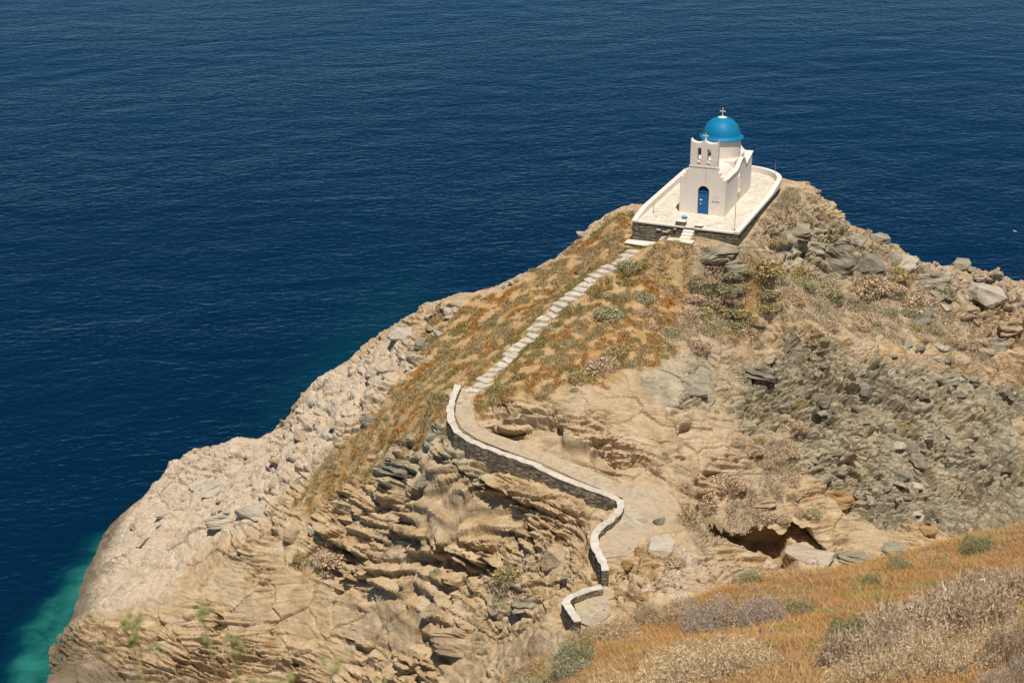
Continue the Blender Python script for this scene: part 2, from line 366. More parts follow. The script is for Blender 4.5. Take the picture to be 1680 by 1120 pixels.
# level the ground under the yard (a little below its paving) -- filled in with CHAPEL below
CH = dict(o=YC, ax=None)
ex = (YR-YC)[:2]; YW = float(np.hypot(*ex)); ex = ex/YW; ey = np.array([-ex[1], ex[0]])
def yard_xy(x, y): return (x-YC[0])*ex[0]+(y-YC[1])*ex[1], (x-YC[0])*ey[0]+(y-YC[1])*ey[1]
lx, ly = yard_xy(GX, GY)
yd = np.maximum(np.maximum(-lx, lx-YW), np.maximum(-ly, ly-16.8))
wy_ = sstep(3.0, .9, yd)
fill = np.interp(lx, [-1, 0, 4, 5.4, 7, 8.7, 10], [30.3, 30.35, 31.05, 31.5, 31.25, 30.95, 30.9])
fill = fill+(31.3-fill)*sstep(1, 9, ly)*sstep(4, 8, lx)-.18*sstep(-.3, -1.9, ly)
H = np.where(yd < 3.0, H*(1-wy_)+fill*wy_, H)
dl = np.hypot(np.maximum(np.abs(lx-4.5)-1.2, 0), np.maximum(np.abs(ly+1.7)-.5, 0)); w_ = sstep(2.2, .2, dl)*(ly < .2)
H = H*(1-w_)+31.27*w_
dl = np.hypot(np.maximum(np.abs(lx-1.1)-1.3, 0), np.maximum(np.abs(ly+.6)-.6, 0)); w_ = sstep(.9, .2, dl)*(ly < .2)
H = H*(1-w_)+30.22*w_
still_l = w_
# large relief
still = np.clip(wpath*1.0+sstep(.5, -.2, yd)+still_l, 0, 1)
rockm = (1-mg*.85)*(1-still)*(1-.7*ms)
H = H+fbm(GX/9, GY/9, 0*GX, 3, 3)*.7*rockm
gyy, gxx = np.gradient(H, ST)
nl = np.sqrt(gxx**2+gyy**2+1); slope = np.sqrt(gxx**2+gyy**2)
NX, NY, NZ = -gxx/nl, -gyy/nl, 1/nl
dip = .04*GX+.011*np.clip(GX+2, 0, 14)**2
S = H+dip+.30*GY+fbm(GX/14, GY/14, H/14, 2, 9)*.9+fbm(GX/2.2, GY/2.2, H/2.2, 2, 19)*.07
fb, fc, _ = blocks(GX+fbm(GX/2, GY/2, H, 2, 103)*.6, GY, S*1.1, 4.2, 51)
S0 = S; S = S+fb*1.1                  # faults throw the beds against each other
facing = .4+.6*sstep(.15, .7, slope)
wbx, wby = GX+fbm(GX/1.5, GY/1.5, H, 2, 101)*.35, GY+fbm(GX/1.5, GY/1.5, H+7, 2, 102)*.35
def plates(lat, T, seed):              # slabs of bedded rock: lat across, T thick
    h, c, _ = blocks(wbx/lat, wby/lat, S/T, 1.0, seed)
    q = S/T; f = q-np.floor(q); wd = np.clip(2.4*ST*slope/T, .2, .6); f = np.where(f < 1-wd, f/(1-wd), (1-f)/wd)
    ny = np.clip(T/(3.2*ST*(slope+.35)), 0, 1)
    return (h*.8-(f-.5)*.55)*ny, c+(1-ny)
patch = sstep(-.12, .38, fbm(GX/8, GY/8, H/3, 3, 97))
stw = (.05+.30*patch+(.55+.5*patch)*mst+.5*mt*patch-.04*mp+.2*mgr*patch)*rockm*facing
p1, k1 = plates(6.5, 1.25, 21); p2, k2 = plates(2.8, .5, 31); p3, k3 = plates(1.2, .25, 41)
vary = .45+.9*sstep(-.35, .45, fbm(GX/6, GY/6, H/4, 2, 96))
D = (p1*1.35-sstep(.10, 0, k1)*.3)*stw+(p2*.78-sstep(.12, 0, k2)*.2)*stw*vary+(p3*.36-sstep(.14, 0, k3)*.08)*(stw*vary+.12*rockm)
b0, c0, _ = blocks(wbx, wby, S*1.2, 4.8, 61); n0, n1_, n2_, n3_ = [np.clip(q/(4.5*ST*(slope+.3)), 0, 1) for q in (3.6, 1.75, .68, .3)]
b1, c1, _ = blocks(wbx, wby, S*1.3, 2.3, 71); b2, c2, _ = blocks(wbx, wby, S*1.4, .95, 81); b3, c3, _ = blocks(wbx, wby, S*1.5, .42, 91)
clump = sstep(-.25, .45, fbm(GX/4, GY/4, H/4, 2, 95))
blw = (.06+.9*mbl+.10*mp+.22*mst)*rockm
D += (fb*.8-sstep(.07, 0, fc)*.45)*rockm*(.25+.5*mst)*facing
Sd = H+.72*GX-.15*GY+fbm(GX/9, GY/9, H/9, 2, 190)*1.2+fb*.9
def slant(lat, T, seed):
    h, c, _ = blocks(wbx/lat*.8, (wby+.5*GX)/lat*1.3, Sd/T, 1.0, seed); q = Sd/T; f = q-np.floor(q); ny = np.clip(T/(3.0*ST*(slope+.7)), 0, 1)
    return (h-(f-.5)*.4)*ny, c+(1-ny)
d1, e1 = slant(4.5, 1.5, 201); d2, e2 = slant(1.9, .6, 211); east = sstep(11, 15, GX)*np.maximum(mbl, mgr)*rockm
D += (d1*.5-sstep(.09, 0, e1)*.3+(d2*.25-sstep(.1, 0, e2)*.2)*(.4+.6*clump))*east
D += n0*(b0*1.2-sstep(.08, 0, c0)*.5)*blw*sstep(-.3, .3, fbm(GX/10, GY/10, H/10, 2, 98))*(.35+.65*sstep(12, 20, GX))
D += n1_*(b1*.95*(.3+.7*clump)-sstep(.10, 0, c1)*.3)*blw+n2_*(b2*.55*clump-sstep(.1, 0, c2)*.2)*blw+n3_*(b3*.24)*blw*(.35+.65*clump)
r1, q1, o1 = blocks((wbx+.7*wby)*.55, wby*1.3-wbx*.5, H*2, 3.2, 111); r2, q2, o2 = blocks((wbx+.7*wby)*.6, wby*1.3-wbx*.5, H*2, 1.2, 121)
D += ((.9-1.3*o1)*.55+r1*.25-sstep(.12, 0, q1)*.15+((.7-o2)*.16+r2*.12)*sstep(.0, .4, fbm(GX/3, GY/3, H/3, 2, 125)))*mp*rockm*(1-mbl)
D += fbm(GX/1.1, GY/1.1, H/1.1, 4, 13)*.10*(1-still)*(1-.6*mg)+fbm(GX/2.4, GY/2.4, H/2.4, 2, 15)*.16*mg*(1-still)
# a hollow under the ledge on the east side of the saddle
cb = np.array(p2w(1300, 910)); ca = cb+np.array([-6.0, -.3, 1.1])
D *= .3+.7*sstep(.5, 5, H)            # the swell has worn the foot of the rock
PX, PY, PZ = GX+NX*D, GY+NY*D, H+NZ*D
wsm = sstep(2.0, 3.2, slope)*.5; wsm[[0, -1]] = 0; wsm[:, [0, -1]] = 0
for _ in range(3):                     # weather the steepest faces a little
    for Q in (PX, PY, PZ):
        av = (np.roll(Q, 1, 0)+np.roll(Q, -1, 0)+.5*np.roll(Q, 1, 1)+.5*np.roll(Q, -1, 1))/3
        Q += wsm*(av-Q)
dc, tc = segdist(GX, GY, ca[0], ca[1], cb[0], cb[1])
zt = ca[2]+(cb[2]-ca[2])*tc+.75+fbm(GX/1.2, GY/3, 0*GX, 3, 44)*.5
dyc = PY-(ca[1]+(cb[1]-ca[1])*np.clip((PX-ca[0])/(cb[0]-ca[0]), 0, 1)); ins = sstep(ca[0]-.6, ca[0]+.8, PX)*sstep(cb[0]+.6, cb[0]-.5, PX)
fr_ = sstep(-4.5, -3.2, dyc)*sstep(.7, .3, dyc)*ins
PZ = PZ*(1-fr_)+np.minimum(PZ, zt-2.5)*fr_
wc = sstep(3.2, 2.0, dc)*sstep(zt+.12, zt-.12, PZ)*sstep(zt-4, zt-2.6, PZ)
PY = PY+wc*4.2
shore = sstep(1.5, .3, PZ)
nyv, nxv = H.shape
V = np.stack([PX, PY, PZ], -1).reshape(-1, 3)
ii = np.arange(nyv*nxv).reshape(nyv, nxv)
F = np.stack([ii[:-1, :-1], ii[:-1, 1:], ii[1:, 1:], ii[1:, :-1]], -1).reshape(-1, 4)
keep = (V[F, 2].max(1) > -1.5)
F = F[keep]
def rock_material():
    t = NT('headland_rock', .9, .12)
    zz = t.attr('zone'); zr, zg, zb = t.sep(zz); z2 = t.sep(t.attr('zone_b'))
    lay = t.attr('layer', 'Fac'); x, y, z = t.sep(t.co)
    lv = t.comb(t.math('MULTIPLY', x, .75), t.math('MULTIPLY', y, .75), t.math('MULTIPLY', lay, 2.4))
    n1 = t.noise(1, 8, .68, lv, 0); n2 = t.noise(.32, 5, .6); n3 = t.noise(2.6, 6, .65); n4 = t.noise(9, 4, .6)
    warm = t.ramp(n1, [(.28, (0.251, 0.153, 0.066)), (.42, (0.445, 0.299, 0.149)), (.55, (0.57, 0.418, 0.242)), (.72, (0.684, 0.537, 0.352))])
    warm = t.mix(t.ramp(n2, [(.42, 0), (.62, .75)]), warm, t.ramp(n1, [(.3, (0.41, 0.294, 0.168)), (.7, (0.65, 0.531, 0.381))]))
    grey = t.ramp(n1, [(.28, (0.192, 0.173, 0.127)), (.43, (0.348, 0.316, 0.231)), (.56, (0.48, 0.427, 0.314)), (.72, (0.6, 0.526, 0.396))])
    pale = t.ramp(n3, [(.3, (0.462, 0.365, 0.265)), (.5, (0.605, 0.496, 0.373)), (.7, (0.693, 0.589, 0.464))])
    tan = t.ramp(n1, [(.3, (0.418, 0.294, 0.173)), (.5, (0.572, 0.431, 0.275)), (.7, (0.66, 0.523, 0.367))])
    soil = t.ramp(n3, [(.3, (.36, .275, .165)), (.5, (.47, .375, .25)), (.7, (.56, .465, .33))])
    gr = t.ramp(t.noise(.55, 8, .72), [(.32, (.27, .22, .10)), (.44, (.42, .25, .10)), (.53, (.50, .37, .21)), (.66, (.40, .235, .09))])
    c = t.mix(zb, warm, pale); c = t.mix(z2[0], c, tan); c = t.mix(zg, c, grey); c = t.mix(z2[1], c, soil)
    c = t.mix(t.ramp(n4, [(.35, .28), (.5, 0)]), c, (.17, .13, .085))            # speckle of lichen and grit
    c = t.mix(zr, c, gr)
    band = t.ramp(t.math('ADD', z, t.math('MULTIPLY', t.math('SUBTRACT', n3, .5), 2.2)), [(.3, 1), (1, 0)])
    band = t.ramp(t.math('MULTIPLY', t.math('ADD', z, t.math('MULTIPLY', t.math('SUBTRACT', n3, .5), 2.4)), .38), [(.35, 1), (.75, 0)])
    c = t.mix(t.math('MULTIPLY', band, .85), c, (.105, .08, .055))
    pv = t.comb(t.math('MULTIPLY', x, .55), t.math('MULTIPLY', y, .55), t.math('MULTIPLY', lay, 4.2))
    wv = t.noise(1.6, 5, .65, out='Color'); pv = t.mix(.30, pv, wv)
    v1 = t.voro(1.1, 'F1', pv, 'Color'); v2 = t.voro(3.1, 'F1', pv, 'Color')
    e1 = t.ramp(t.voro(1.1, 'DISTANCE_TO_EDGE', pv), [(0, 0), (.06, 1)])
    notg = t.math('MULTIPLY', t.math('SUBTRACT', 1, zr), t.math('SUBTRACT', 1, t.math('MULTIPLY', z2[2], .35)))
    nb = t.bump(t.math('MULTIPLY', t.sep(v1)[0], notg), .7, .12); nb = t.bump(t.math('MULTIPLY', t.sep(v2)[1], notg), .6, .05, nb)
    nb = t.bump(t.math('MULTIPLY', e1, notg), .25, .05, nb)
    nb = t.bump(t.math('MULTIPLY', n1, t.math('SUBTRACT', 1, t.math('MULTIPLY', z2[2], .5))), .5, .12, nb); nb = t.bump(t.math('MULTIPLY', t.noise(1, 5, .7, t.comb(t.math('MULTIPLY', x, .7), t.math('MULTIPLY', y, .7), t.math('MULTIPLY', lay, 8))), t.math('SUBTRACT', 1, t.math('MULTIPLY', z2[2], .6))), .55, .08, nb); nb = t.bump(t.math('MULTIPLY', t.noise(3, 6, .7), z2[2]), .7, .14, nb); nb = t.bump(t.noise(12, 5, .75), .6, .04, nb)
    c = t.mix(t.math('MULTIPLY', notg, .20), c, t.ramp(t.sep(v1)[2], [(0, (.20, .155, .10)), (.5, (.42, .355, .26)), (1, (.60, .52, .42))]))
    return t.out(c, nb)
zone = np.stack([np.clip(mg*1.0-.0, 0, 1), mgr*(1-mg)*(.75+.25*sstep(-.2, .2, fbm(GX/3, GY/3, H/3, 3, 180))), mp*(1-mg)*(1-mgr)], -1).reshape(-1, 3)
zoneb = np.stack([mt*(1-mg), ms*(1-mg), east], -1).reshape(-1, 3)
me = npmesh('terrain', V, F, rock_material(), False, {'zone': zone, 'zone_b': zoneb, 'layer': (S+(PZ-H)+.04*(PX-GX)+.3*(PY-GY)).ravel()})
terrain = tag(link(bpy.data.objects.new('terrain', me)), 'rocky headland of tan and grey layered schist above the sea', kind='structure')

# ================================================================== THE SEA
def sea_material():
    t = NT('sea_water', .06, .4)
    t.b.inputs['IOR'].default_value = 1.33; t.b.inputs['Specular Tint'].default_value = (.5, .82, 1, 1)
    sh = t.attr('shallow', 'Fac')
    n = t.noise(.02, 3, .5)
    deep = t.mix(n, (.0001, .0112, .0310), (.0002, .0180, .046))
    mid = t.mix(t.ramp(sh, [(0, 0), (.45, 1)]), deep, (.0008, .036, .052))
    c = t.mix(t.ramp(sh, [(.4, 0), (1, 1)]), mid, t.mix(t.ramp(t.noise(.35, 5, .65), [(.35, 0), (.65, 1)]), (.004, .062, .06), (.026, .20, .165)))
    v = t.mapv(t.co, (1, 1, 1), (0, 0, math.radians(-14)))
    w1 = t.noise(.11, 3, .5, t.mapv(v, (.8, 1.2, 1)), .3); w2 = t.math('ADD', t.math('MULTIPLY', t.noise(.66, 2, .5, t.mapv(v, (.75, 1.3, 1)), .5), .7), t.math('MULTIPLY', t.noise(.85, 2, .5, t.mapv(t.co, (.75, 1.2, 1), (0, 0, math.radians(24))), .4), .5)); w3 = t.noise(1.7, 2, .5, t.mapv(v, (.8, 1.2, 1)), .3)
    gust = t.ramp(t.noise(.018, 4, .6, t.mapv(v, (.6, 1.4, 1))), [(.3, .55), (.7, 1.25)])
    nb = t.bump(w1, 1, .45); nb = t.bump(t.math('MULTIPLY', w2, gust), 1, .21, nb); nb = t.bump(t.math('MULTIPLY', w3, gust), 1, .065, nb)
    t.val(t.b.inputs['Base Color'], c); t.b.inputs['Specular IOR Level'].default_value = 0
    t.b.inputs['Roughness'].default_value = 1; t.L(nb, t.b.inputs['Normal'])
    gl = t.n.new('ShaderNodeBsdfGlossy'); gl.inputs['Color'].default_value = (.33, .64, 1, 1); gl.inputs['Roughness'].default_value = .07; t.L(nb, gl.inputs['Normal'])
    fr = t.n.new('ShaderNodeFresnel'); fr.inputs['IOR'].default_value = 1.333; t.L(nb, fr.inputs['Normal'])
    mx = t.n.new('ShaderNodeMixShader'); t.L(fr.outputs[0], mx.inputs[0]); t.L(t.b.outputs[0], mx.inputs[1]); t.L(gl.outputs[0], mx.inputs[2])
    t.L(mx.outputs[0], t.n['Material Output'].inputs['Surface'])
    return t.m
sx = np.concatenate([-np.geomspace(12000, 62, 26), np.arange(-60, 70, 1.0), np.geomspace(72, 12000, 26)])
sy = np.concatenate([[-3000, -800, -200, -60, -10, 20, 50], np.arange(70, 180, 1.0), np.geomspace(182, 14000, 30)])
SX, SY = np.meshgrid(sx, sy)
def shelf(poly, soft): return polymask(SX+fbm(SX/3, SY/3, 0*SX, 2, 5)*1.2, SY+fbm(SX/3, SY/3, 0*SX+9, 2, 6)*1.5, [pz(u, v, 0) for u, v in poly], soft)
SHL = np.maximum(.95*shelf([(165,880),(120,935),(80,985),(40,1040),(12,1095),(5,1180),(110,1180),(110,1080),(140,990),(190,910)], 1.3), .30*shelf([(700,500),(560,540),(480,620),(440,690),(500,720),(720,560)], 4.5))
iv = np.arange(SX.size).reshape(SX.shape)
me = npmesh('sea', np.stack([SX, SY, 0*SX], -1).reshape(-1, 3), np.stack([iv[:-1, :-1], iv[:-1, 1:], iv[1:, 1:], iv[1:, :-1]], -1).reshape(-1, 4), sea_material(), True, {'shallow': SHL.ravel()})
sea = tag(link(bpy.data.objects.new('sea', me)), 'deep blue rippled sea around the headland', kind='structure')

# ================================================================== MATERIALS OF THE BUILT THINGS
def whitewash():
    t = NT('whitewash', .85, .15)
    n = t.noise(1.7, 6, .65); n2 = t.noise(7, 5, .6)
    c = t.mix(n, (.72, .65, .58), (.83, .765, .695))
    c = t.mix(t.ramp(n2, [(.62, 0), (.78, .35)]), c, (.60, .54, .47))
    st = t.noise(1, 5, .7, t.mapv(t.co, (4, 4, .5)))
    c = t.mix(t.ramp(st, [(.54, 0), (.72, .38)]), c, (.56, .48, .40))
    return t.out(c, t.bump(t.noise(3.5, 6, .6), .5, .05))
def stonework(name, sc=(2.2, 2.2, 9), c0=(.085, .075, .06), c1=(.30, .265, .205)):
    t = NT(name, .9, .12)
    w = t.mix(.05, t.mapv(t.co, sc), t.noise(3, 3, .6, out='Color'))
    v = t.sep(t.voro(1, 'F1', w, 'Color')); e = t.voro(1, 'DISTANCE_TO_EDGE', w)
    c = t.ramp(v[0], [(0, c0), (.6, [(a+b)/2 for a, b in zip(c0, c1)]), (1, c1)])
    c = t.mix(t.ramp(e, [(.0, .8), (.09, 0)]), c, (.05, .042, .033))
    c = t.mix(t.ramp(t.noise(9, 5, .7), [(.55, 0), (.75, .4)]), c, (.40, .36, .29))
    nb = t.bump(t.math('ADD', v[1], t.ramp(e, [(0, 0), (.12, 1)])), .9, .07)
    return t.out(c, t.bump(t.noise(20, 4), .4, .02, nb))
def paving(name, stone0, stone1, joint, scale=1.6, jw=.05, mud=None):
    t = NT(name, .88, .15)
    p = t.mix(.10, t.mapv(t.co, (scale, scale, .05)), t.noise(2.2, 3, .6, out='Color'))
    v = t.sep(t.voro(1, 'F1', p, 'Color')); e = t.voro(1, 'DISTANCE_TO_EDGE', p)
    c = t.mix(v[0], stone0, stone1)
    c = t.mix(t.ramp(t.noise(5, 5, .7), [(.5, 0), (.8, .5)]), c, [q*.7 for q in stone0])
    j = t.ramp(e, [(jw*.5, 1), (jw, 0)])
    j = t.math('MULTIPLY', j, t.ramp(t.noise(.6, 3, .6), [(.38, .15), (.6, 1)]))
    c = t.mix(j, c, joint)
    if mud: c = t.mix(t.ramp(t.noise(.35, 4, .6), [(.36, 0), (.54, .95)]), c, mud)
    c = t.mix(t.ramp(t.noise(2.4, 7, .75), [(.46, 0), (.62, .45)]), c, [q*.62 for q in stone0])
    return t.out(c, t.bump(t.math('ADD', t.noise(8, 5, .6), t.ramp(e, [(0, 0), (.1, .6)])), .5, .03))
M_WHITE = whitewash()
M_COPE = paving('coping_whitewash', (.56, .51, .44), (.68, .63, .56), (.72, .68, .61), 1.1, .05)
M_STONE = stonework('dry_stone')
M_STONEP = stonework('parapet_stone', (2.4, 2.4, 8), (.11, .095, .07), (.36, .315, .24))
M_YARD = paving('yard_paving', (.62, .56, .45), (.70, .64, .53), (.80, .78, .73), 1.5, .09)
M_PATH = paving('path_paving', (.36, .305, .23), (.50, .43, .335), (.60, .54, .45), 2.0, .07, (.50, .40, .28))
M_STEP = paving('step_paving', (.50, .44, .35), (.62, .555, .45), (.74, .69, .61), 2.4, .12)
def domeblue():
    t = NT('dome_blue', .5, .22)
    n = t.noise(.9, 5, .6)
    c = t.mix(n, (.002, .165, .36), (.005, .215, .43))
    c = t.mix(t.ramp(t.noise(16, 3, .6), [(.70, 0), (.74, .5)]), c, (.5, .58, .62))
    c = t.mix(t.ramp(t.noise(1, 5, .7, t.mapv(t.co, (3, 3, .8))), [(.5, 0), (.75, .4)]), c, (.02, .26, .46))
    return t.out(c, t.bump(t.noise(3, 5), .3, .04))
M_DOME = domeblue()
M_BLUE = plain('door_blue', (.008, .12, .33), .45, .4, .2, 4)
M_DARK = plain('interior_shade', (.03, .022, .017), .8)  # near-black colour painting the shade inside the doorway
M_IRON = plain('iron', (.10, .095, .09), .5, .4)
M_BRONZE = plain('bell_bronze', (.035, .04, .035), .45, .5)
M_GALV = plain('grey_metal', (.32, .32, .31), .45, .5)
M_PAPER = plain('paper', (.75, .72, .66), .8)
M_MARBLE = plain('plaque_stone', (.71, .655, .60), .6)

def sweep(mb, pts, w0, w1, zb, zt):    # a wall along a plan polyline: offsets w0..w1 to the left, bottom and top heights
    n = len(pts); L = []
    for i in range(n):
        a, b = pts[max(i-1, 0)], pts[min(i+1, n-1)]
        d = Vector((b[0]-a[0], b[1]-a[1])).normalized(); nv = Vector((-d.y, d.x))
        p = Vector(pts[i][:2])
        q0, q1 = p+nv*(w0[i] if isinstance(w0, list) else w0), p+nv*(w1[i] if isinstance(w1, list) else w1)
        b_, t_ = (zb[i] if isinstance(zb, list) else zb), (zt[i] if isinstance(zt, list) else zt)
        L.append([(q0.x, q0.y, b_), (q1.x, q1.y, b_), (q1.x, q1.y, t_), (q0.x, q0.y, t_)])
    vs = [v for r in L for v in r]
    fs = [(i*4+k, (i+1)*4+k, (i+1)*4+(k+1) % 4, i*4+(k+1) % 4) for i in range(n-1) for k in range(4)]
    fs += [(3, 2, 1, 0), ((n-1)*4, (n-1)*4+1, (n-1)*4+2, (n-1)*4+3)]
    mb.add(vs, fs)
def resample(pts, step):
    out = [np.array(pts[0], float)]
    P_ = [np.array(p, float) for p in pts]; dens = []
    for i in range(len(P_)-1):                     # Catmull-Rom through the points
        p0, p1, p2, p3 = P_[max(i-1, 0)], P_[i], P_[i+1], P_[min(i+2, len(P_)-1)]
        for t in np.linspace(0, 1, 24, endpoint=False):
            dens.append(.5*((2*p1)+(-p0+p2)*t+(2*p0-5*p1+4*p2-p3)*t*t+(-p0+3*p1-3*p2+p3)*t**3))
    dens.append(P_[-1]); acc = 0
    for a, b in zip(dens[:-1], dens[1:]):
        acc += np.linalg.norm((b-a)[:2])
        if acc >= step: out.append(b); acc = 0
    if np.linalg.norm(out[-1]-P_[-1]) > step*.3: out.append(P_[-1])
    else: out[-1] = P_[-1]
    return out

# ================================================================== THE YARD UNDER THE CHAPEL
YTH = math.atan2(ex[1], ex[0])
yard = tag(empty('church_terrace', tuple(YC), YTH), 'paved white terrace on a dark dry stone retaining wall under the church', 'terrace')
arc = [(8.67, 13.4), (8.5, 14.8), (7.9, 16.0), (6.9, 16.9), (5.6, 17.35), (4.0, 17.3), (2.3, 16.7), (.9, 15.6), (.15, 14.2)]
OUT = [(0, 0), (8.67, 0)]+arc
def ringline(a, b, n): return [(a[0]+(b[0]-a[0])*i/n, a[1]+(b[1]-a[1])*i/n) for i in range(n)]
mb = MB(); mb.extr([(.02, .02), (8.65, .02)]+[(x-.02, y-.02) for x, y in arc[:5]]+[(x, y-.02) for x, y in arc[5:]], 'z', -3.4, -.06)
mb.build('retaining_wall', M_STONE, yard)
mb = MB(); mb.extr(OUT, 'z', -.056, 0); mb.build('paving', M_YARD, yard)
rl = ringline((8.67, 0), (8.67, 13.4), 10)+resample([(x, y, 0) for x, y in arc], .45)+ringline((.15, 14.2), (0, 0), 14)+[(0, 0)]
rl = [tuple(p[:2]) for p in rl]
hs = []
for i, p in enumerate(rl):
    if p[0] > 8.4 and p[1] < 11: h = .10
    elif p[1] > 11 and p[0] > .2: h = .10+.38*min(1, (p[1]-11)/2.2) if p[0] > 8 else .48
    else: h = .05+.43*min(1, p[1]/2.6)
    hs.append(h)
mb = MB(); sweep(mb, rl, -.05, .36, -.10, hs); mb.build('parapet', M_WHITE, yard, bevel=.03)
mb = MB(); mb.box(.5, 4.25, -.05, .30, -.10, .035); mb.box(5.15, 8.2, -.05, .30, -.10, .035); mb.build('front_kerb', M_WHITE, yard, bevel=.02)
mb = MB(); mb.box(3.55, 4.3, .04, .62, -.2, .34); mb.build('gate_pillar', M_STONEP, yard, bevel=.03)
mb = MB(); mb.box(3.5, 4.34, .0, .66, .343, .42); mb.build('pillar_cap', M_WHITE, yard, bevel=.03)
mb = MB(); mb.box(5.12, 5.7, .04, .5, -.2, .18); mb.build('gate_pillar', M_STONEP, yard, bevel=.03)
mb = MB(); mb.box(5.08, 5.74, .0, .54, .183, .25); mb.build('pillar_cap', M_WHITE, yard, bevel=.03)
for x, z, w in ((2.05, -.52, .34), (2.55, -.62, .5), (2.9, -.5, .3), (3.45, -.3, .2)):
    mb = MB(); mb.box(x, x+w, -.10, .1, z, z+.09); mb.build('projecting_stone', M_STEP, yard, bevel=.015)

steps = tag(empty('entrance_steps', tuple(YC), YTH), 'whitewashed steps and landings in front of the church terrace wall', 'steps')
mb = MB()
for k in range(3): mb.box(4.28, 5.14, -.40*(k+1)-.012, -.40*k-.012, -3, -.03-.15*(k+1))
mb.build('flight', M_WHITE, steps, bevel=.03)
mb = MB(); mb.box(3.5, 5.45, -1.95, -1.226, -3, -.68); mb.build('landing_base', M_STONE, steps)
mb = MB(); mb.box(3.45, 5.5, -2.0, -1.22, -.677, -.58); mb.build('landing', M_WHITE, steps, bevel=.02)
mb = MB(); mb.box(2.55, 3.48, -1.0, -.06, -3, -.95); mb.build('upper_landing', M_STEP, steps, bevel=.02)
mb = MB(); mb.hexa([(-.25, -.95, -3), (2.53, -1.35, -3), (2.53, -.06, -3), (-.25, -.06, -3), (-.25, -.95, -1.62), (2.53, -1.35, -1.56), (2.53, -.06, -1.56), (-.25, -.06, -1.62)])
mb.build('lower_landing', M_STONE, steps, bevel=.02)
mb = MB(); mb.hexa([(-.28, -.99, -1.617), (2.5, -1.39, -1.557), (2.5, -.08, -1.557), (-.28, -.08, -1.617), (-.28, -.99, -1.54), (2.5, -1.39, -1.48), (2.5, -.08, -1.48), (-.28, -.08, -1.54)])
mb.build('landing_top', M_WHITE, steps, bevel=.02)
for k in range(3):
    mb = MB(); mb.box(1.3-.75*k, 2.2-.75*k, -1.75-.42*k, -1.42-.36*k, -3.4, -1.74-.17*k); mb.build('step', M_STEP, steps, bevel=.02)

# ================================================================== THE CHURCH
CTH = math.radians(-21.5); cex = Vector((math.cos(CTH), math.sin(CTH), 0)); FRp = Vector(pz(1188, 356, 32.0))
church = tag(empty('church', FRp-cex*1.87, CTH), 'small whitewashed church with a blue dome and twin-arched belfry on the headland top', 'church')
def arcpts(cx, cz, r, a0, a1, n): return [(cx+r*math.cos(math.radians(a0+(a1-a0)*i/n)), cz+r*math.sin(math.radians(a0+(a1-a0)*i/n))) for i in range(n+1)]
dx, dw, dh = .08, .46, 1.90
front = [(-1.87, -.3), (dx-dw, -.3), (dx-dw, dh)]+arcpts(dx, dh, dw, 180, 0, 12)+[(dx+dw, -.3), (1.87, -.3), (1.87, 3.0), (1.62, 3.02), (1.62, 3.2), (1.40, 3.24), (1.40, 3.52), (1.2, 3.56), (1.2, 3.95),
         (-1.2, 3.95), (-1.2, 3.62), (-1.42, 3.55), (-1.42, 3.28), (-1.62, 3.22), (-1.62, 3.02), (-1.87, 3.0)]
mb = MB(); mb.extr(front, 'y', 0, .42); mb.build('facade', M_WHITE, church, bevel=.02)
prof = [(.42, 2.92), (3.1, 2.85), (3.6, 2.88), (4.1, 3.02), (4.55, 3.25), (5.0, 3.42), (5.4, 3.47), (5.8, 3.36), (6.15, 3.05), (6.5, 2.66), (6.7, 2.62), (8.7, 3.15)]
for s in (1, -1):
    mb = MB(); mb.extr([(.42, -.3)]+prof+[(8.7, -.3)], 'x', s*1.87, s*1.5)
    w = mb.build('side_wall', M_WHITE, church, bevel=.015)
    mb = MB(); m_ = len(prof)
    vs = [(s*x, y, z+dz) for y, z in prof for x, dz in ((1.95, .0), (1.45, .0), (1.45, .085), (1.95, .085))]
    mb.add(vs, [(i*4+k, (i+1)*4+k, (i+1)*4+(k+1) % 4, i*4+(k+1) % 4) for i in range(m_-1) for k in range(4)]+[(0, 1, 2, 3), ((m_-1)*4+3, (m_-1)*4+2, (m_-1)*4+1, (m_-1)*4)])
    mb.build('coping', M_WHITE, church, bevel=.02)
mb = MB(); mb.extr([(-1.5, -.3), (1.5, -.3), (1.5, 3.15), (1.15, 3.3), (.75, 3.75), (.35, 4.15), (0, 4.28), (-.35, 4.15), (-.75, 3.75), (-1.15, 3.3), (-1.5, 3.15)], 'y', 8.7, 8.3)
mb.build('back_wall', M_WHITE, church, bevel=.02)
mb = MB()
mb.extr([(-1.5, 2.5)]+[(1.5*math.sin(a), 2.84+.78*math.cos(a)) for a in np.linspace(-math.pi/2, math.pi/2, 17)]+[(1.5, 2.5)], 'y', .42, 8.3)
mb.build('nave_roof', M_WHITE, church, smooth=True)
mb = MB(); mb.extr([(3.9, 2.4)]+[(5.2+1.3*math.sin(a), 2.8+.72*math.cos(a)) for a in np.linspace(-math.pi/2, math.pi/2, 15)]+[(6.5, 2.4)], 'x', -1.49, 1.49)
mb.build('transept_roof', M_WHITE, church, smooth=True)
mb = MB(); mb.extr([(-1.5, 6.52), (1.5, 6.52), (1.5, 8.29), (-1.5, 8.29)], 'z', 2.4, 2.6)
mb.hexa([(-1.5, 6.5, 2.5), (1.5, 6.5, 2.5), (1.5, 8.3, 2.5), (-1.5, 8.3, 2.5), (-1.5, 6.5, 2.68), (1.5, 6.5, 2.68), (1.5, 8.3, 3.12), (-1.5, 8.3, 3.12)])
mb.build('back_roof', M_WHITE, church)
mb = MB(); mb.box(-1.62, 1.62, 3.55, 6.9, 2.7, 3.62); mb.build('drum_base', M_WHITE, church, bevel=.08)
DC = (.02, 5.28)
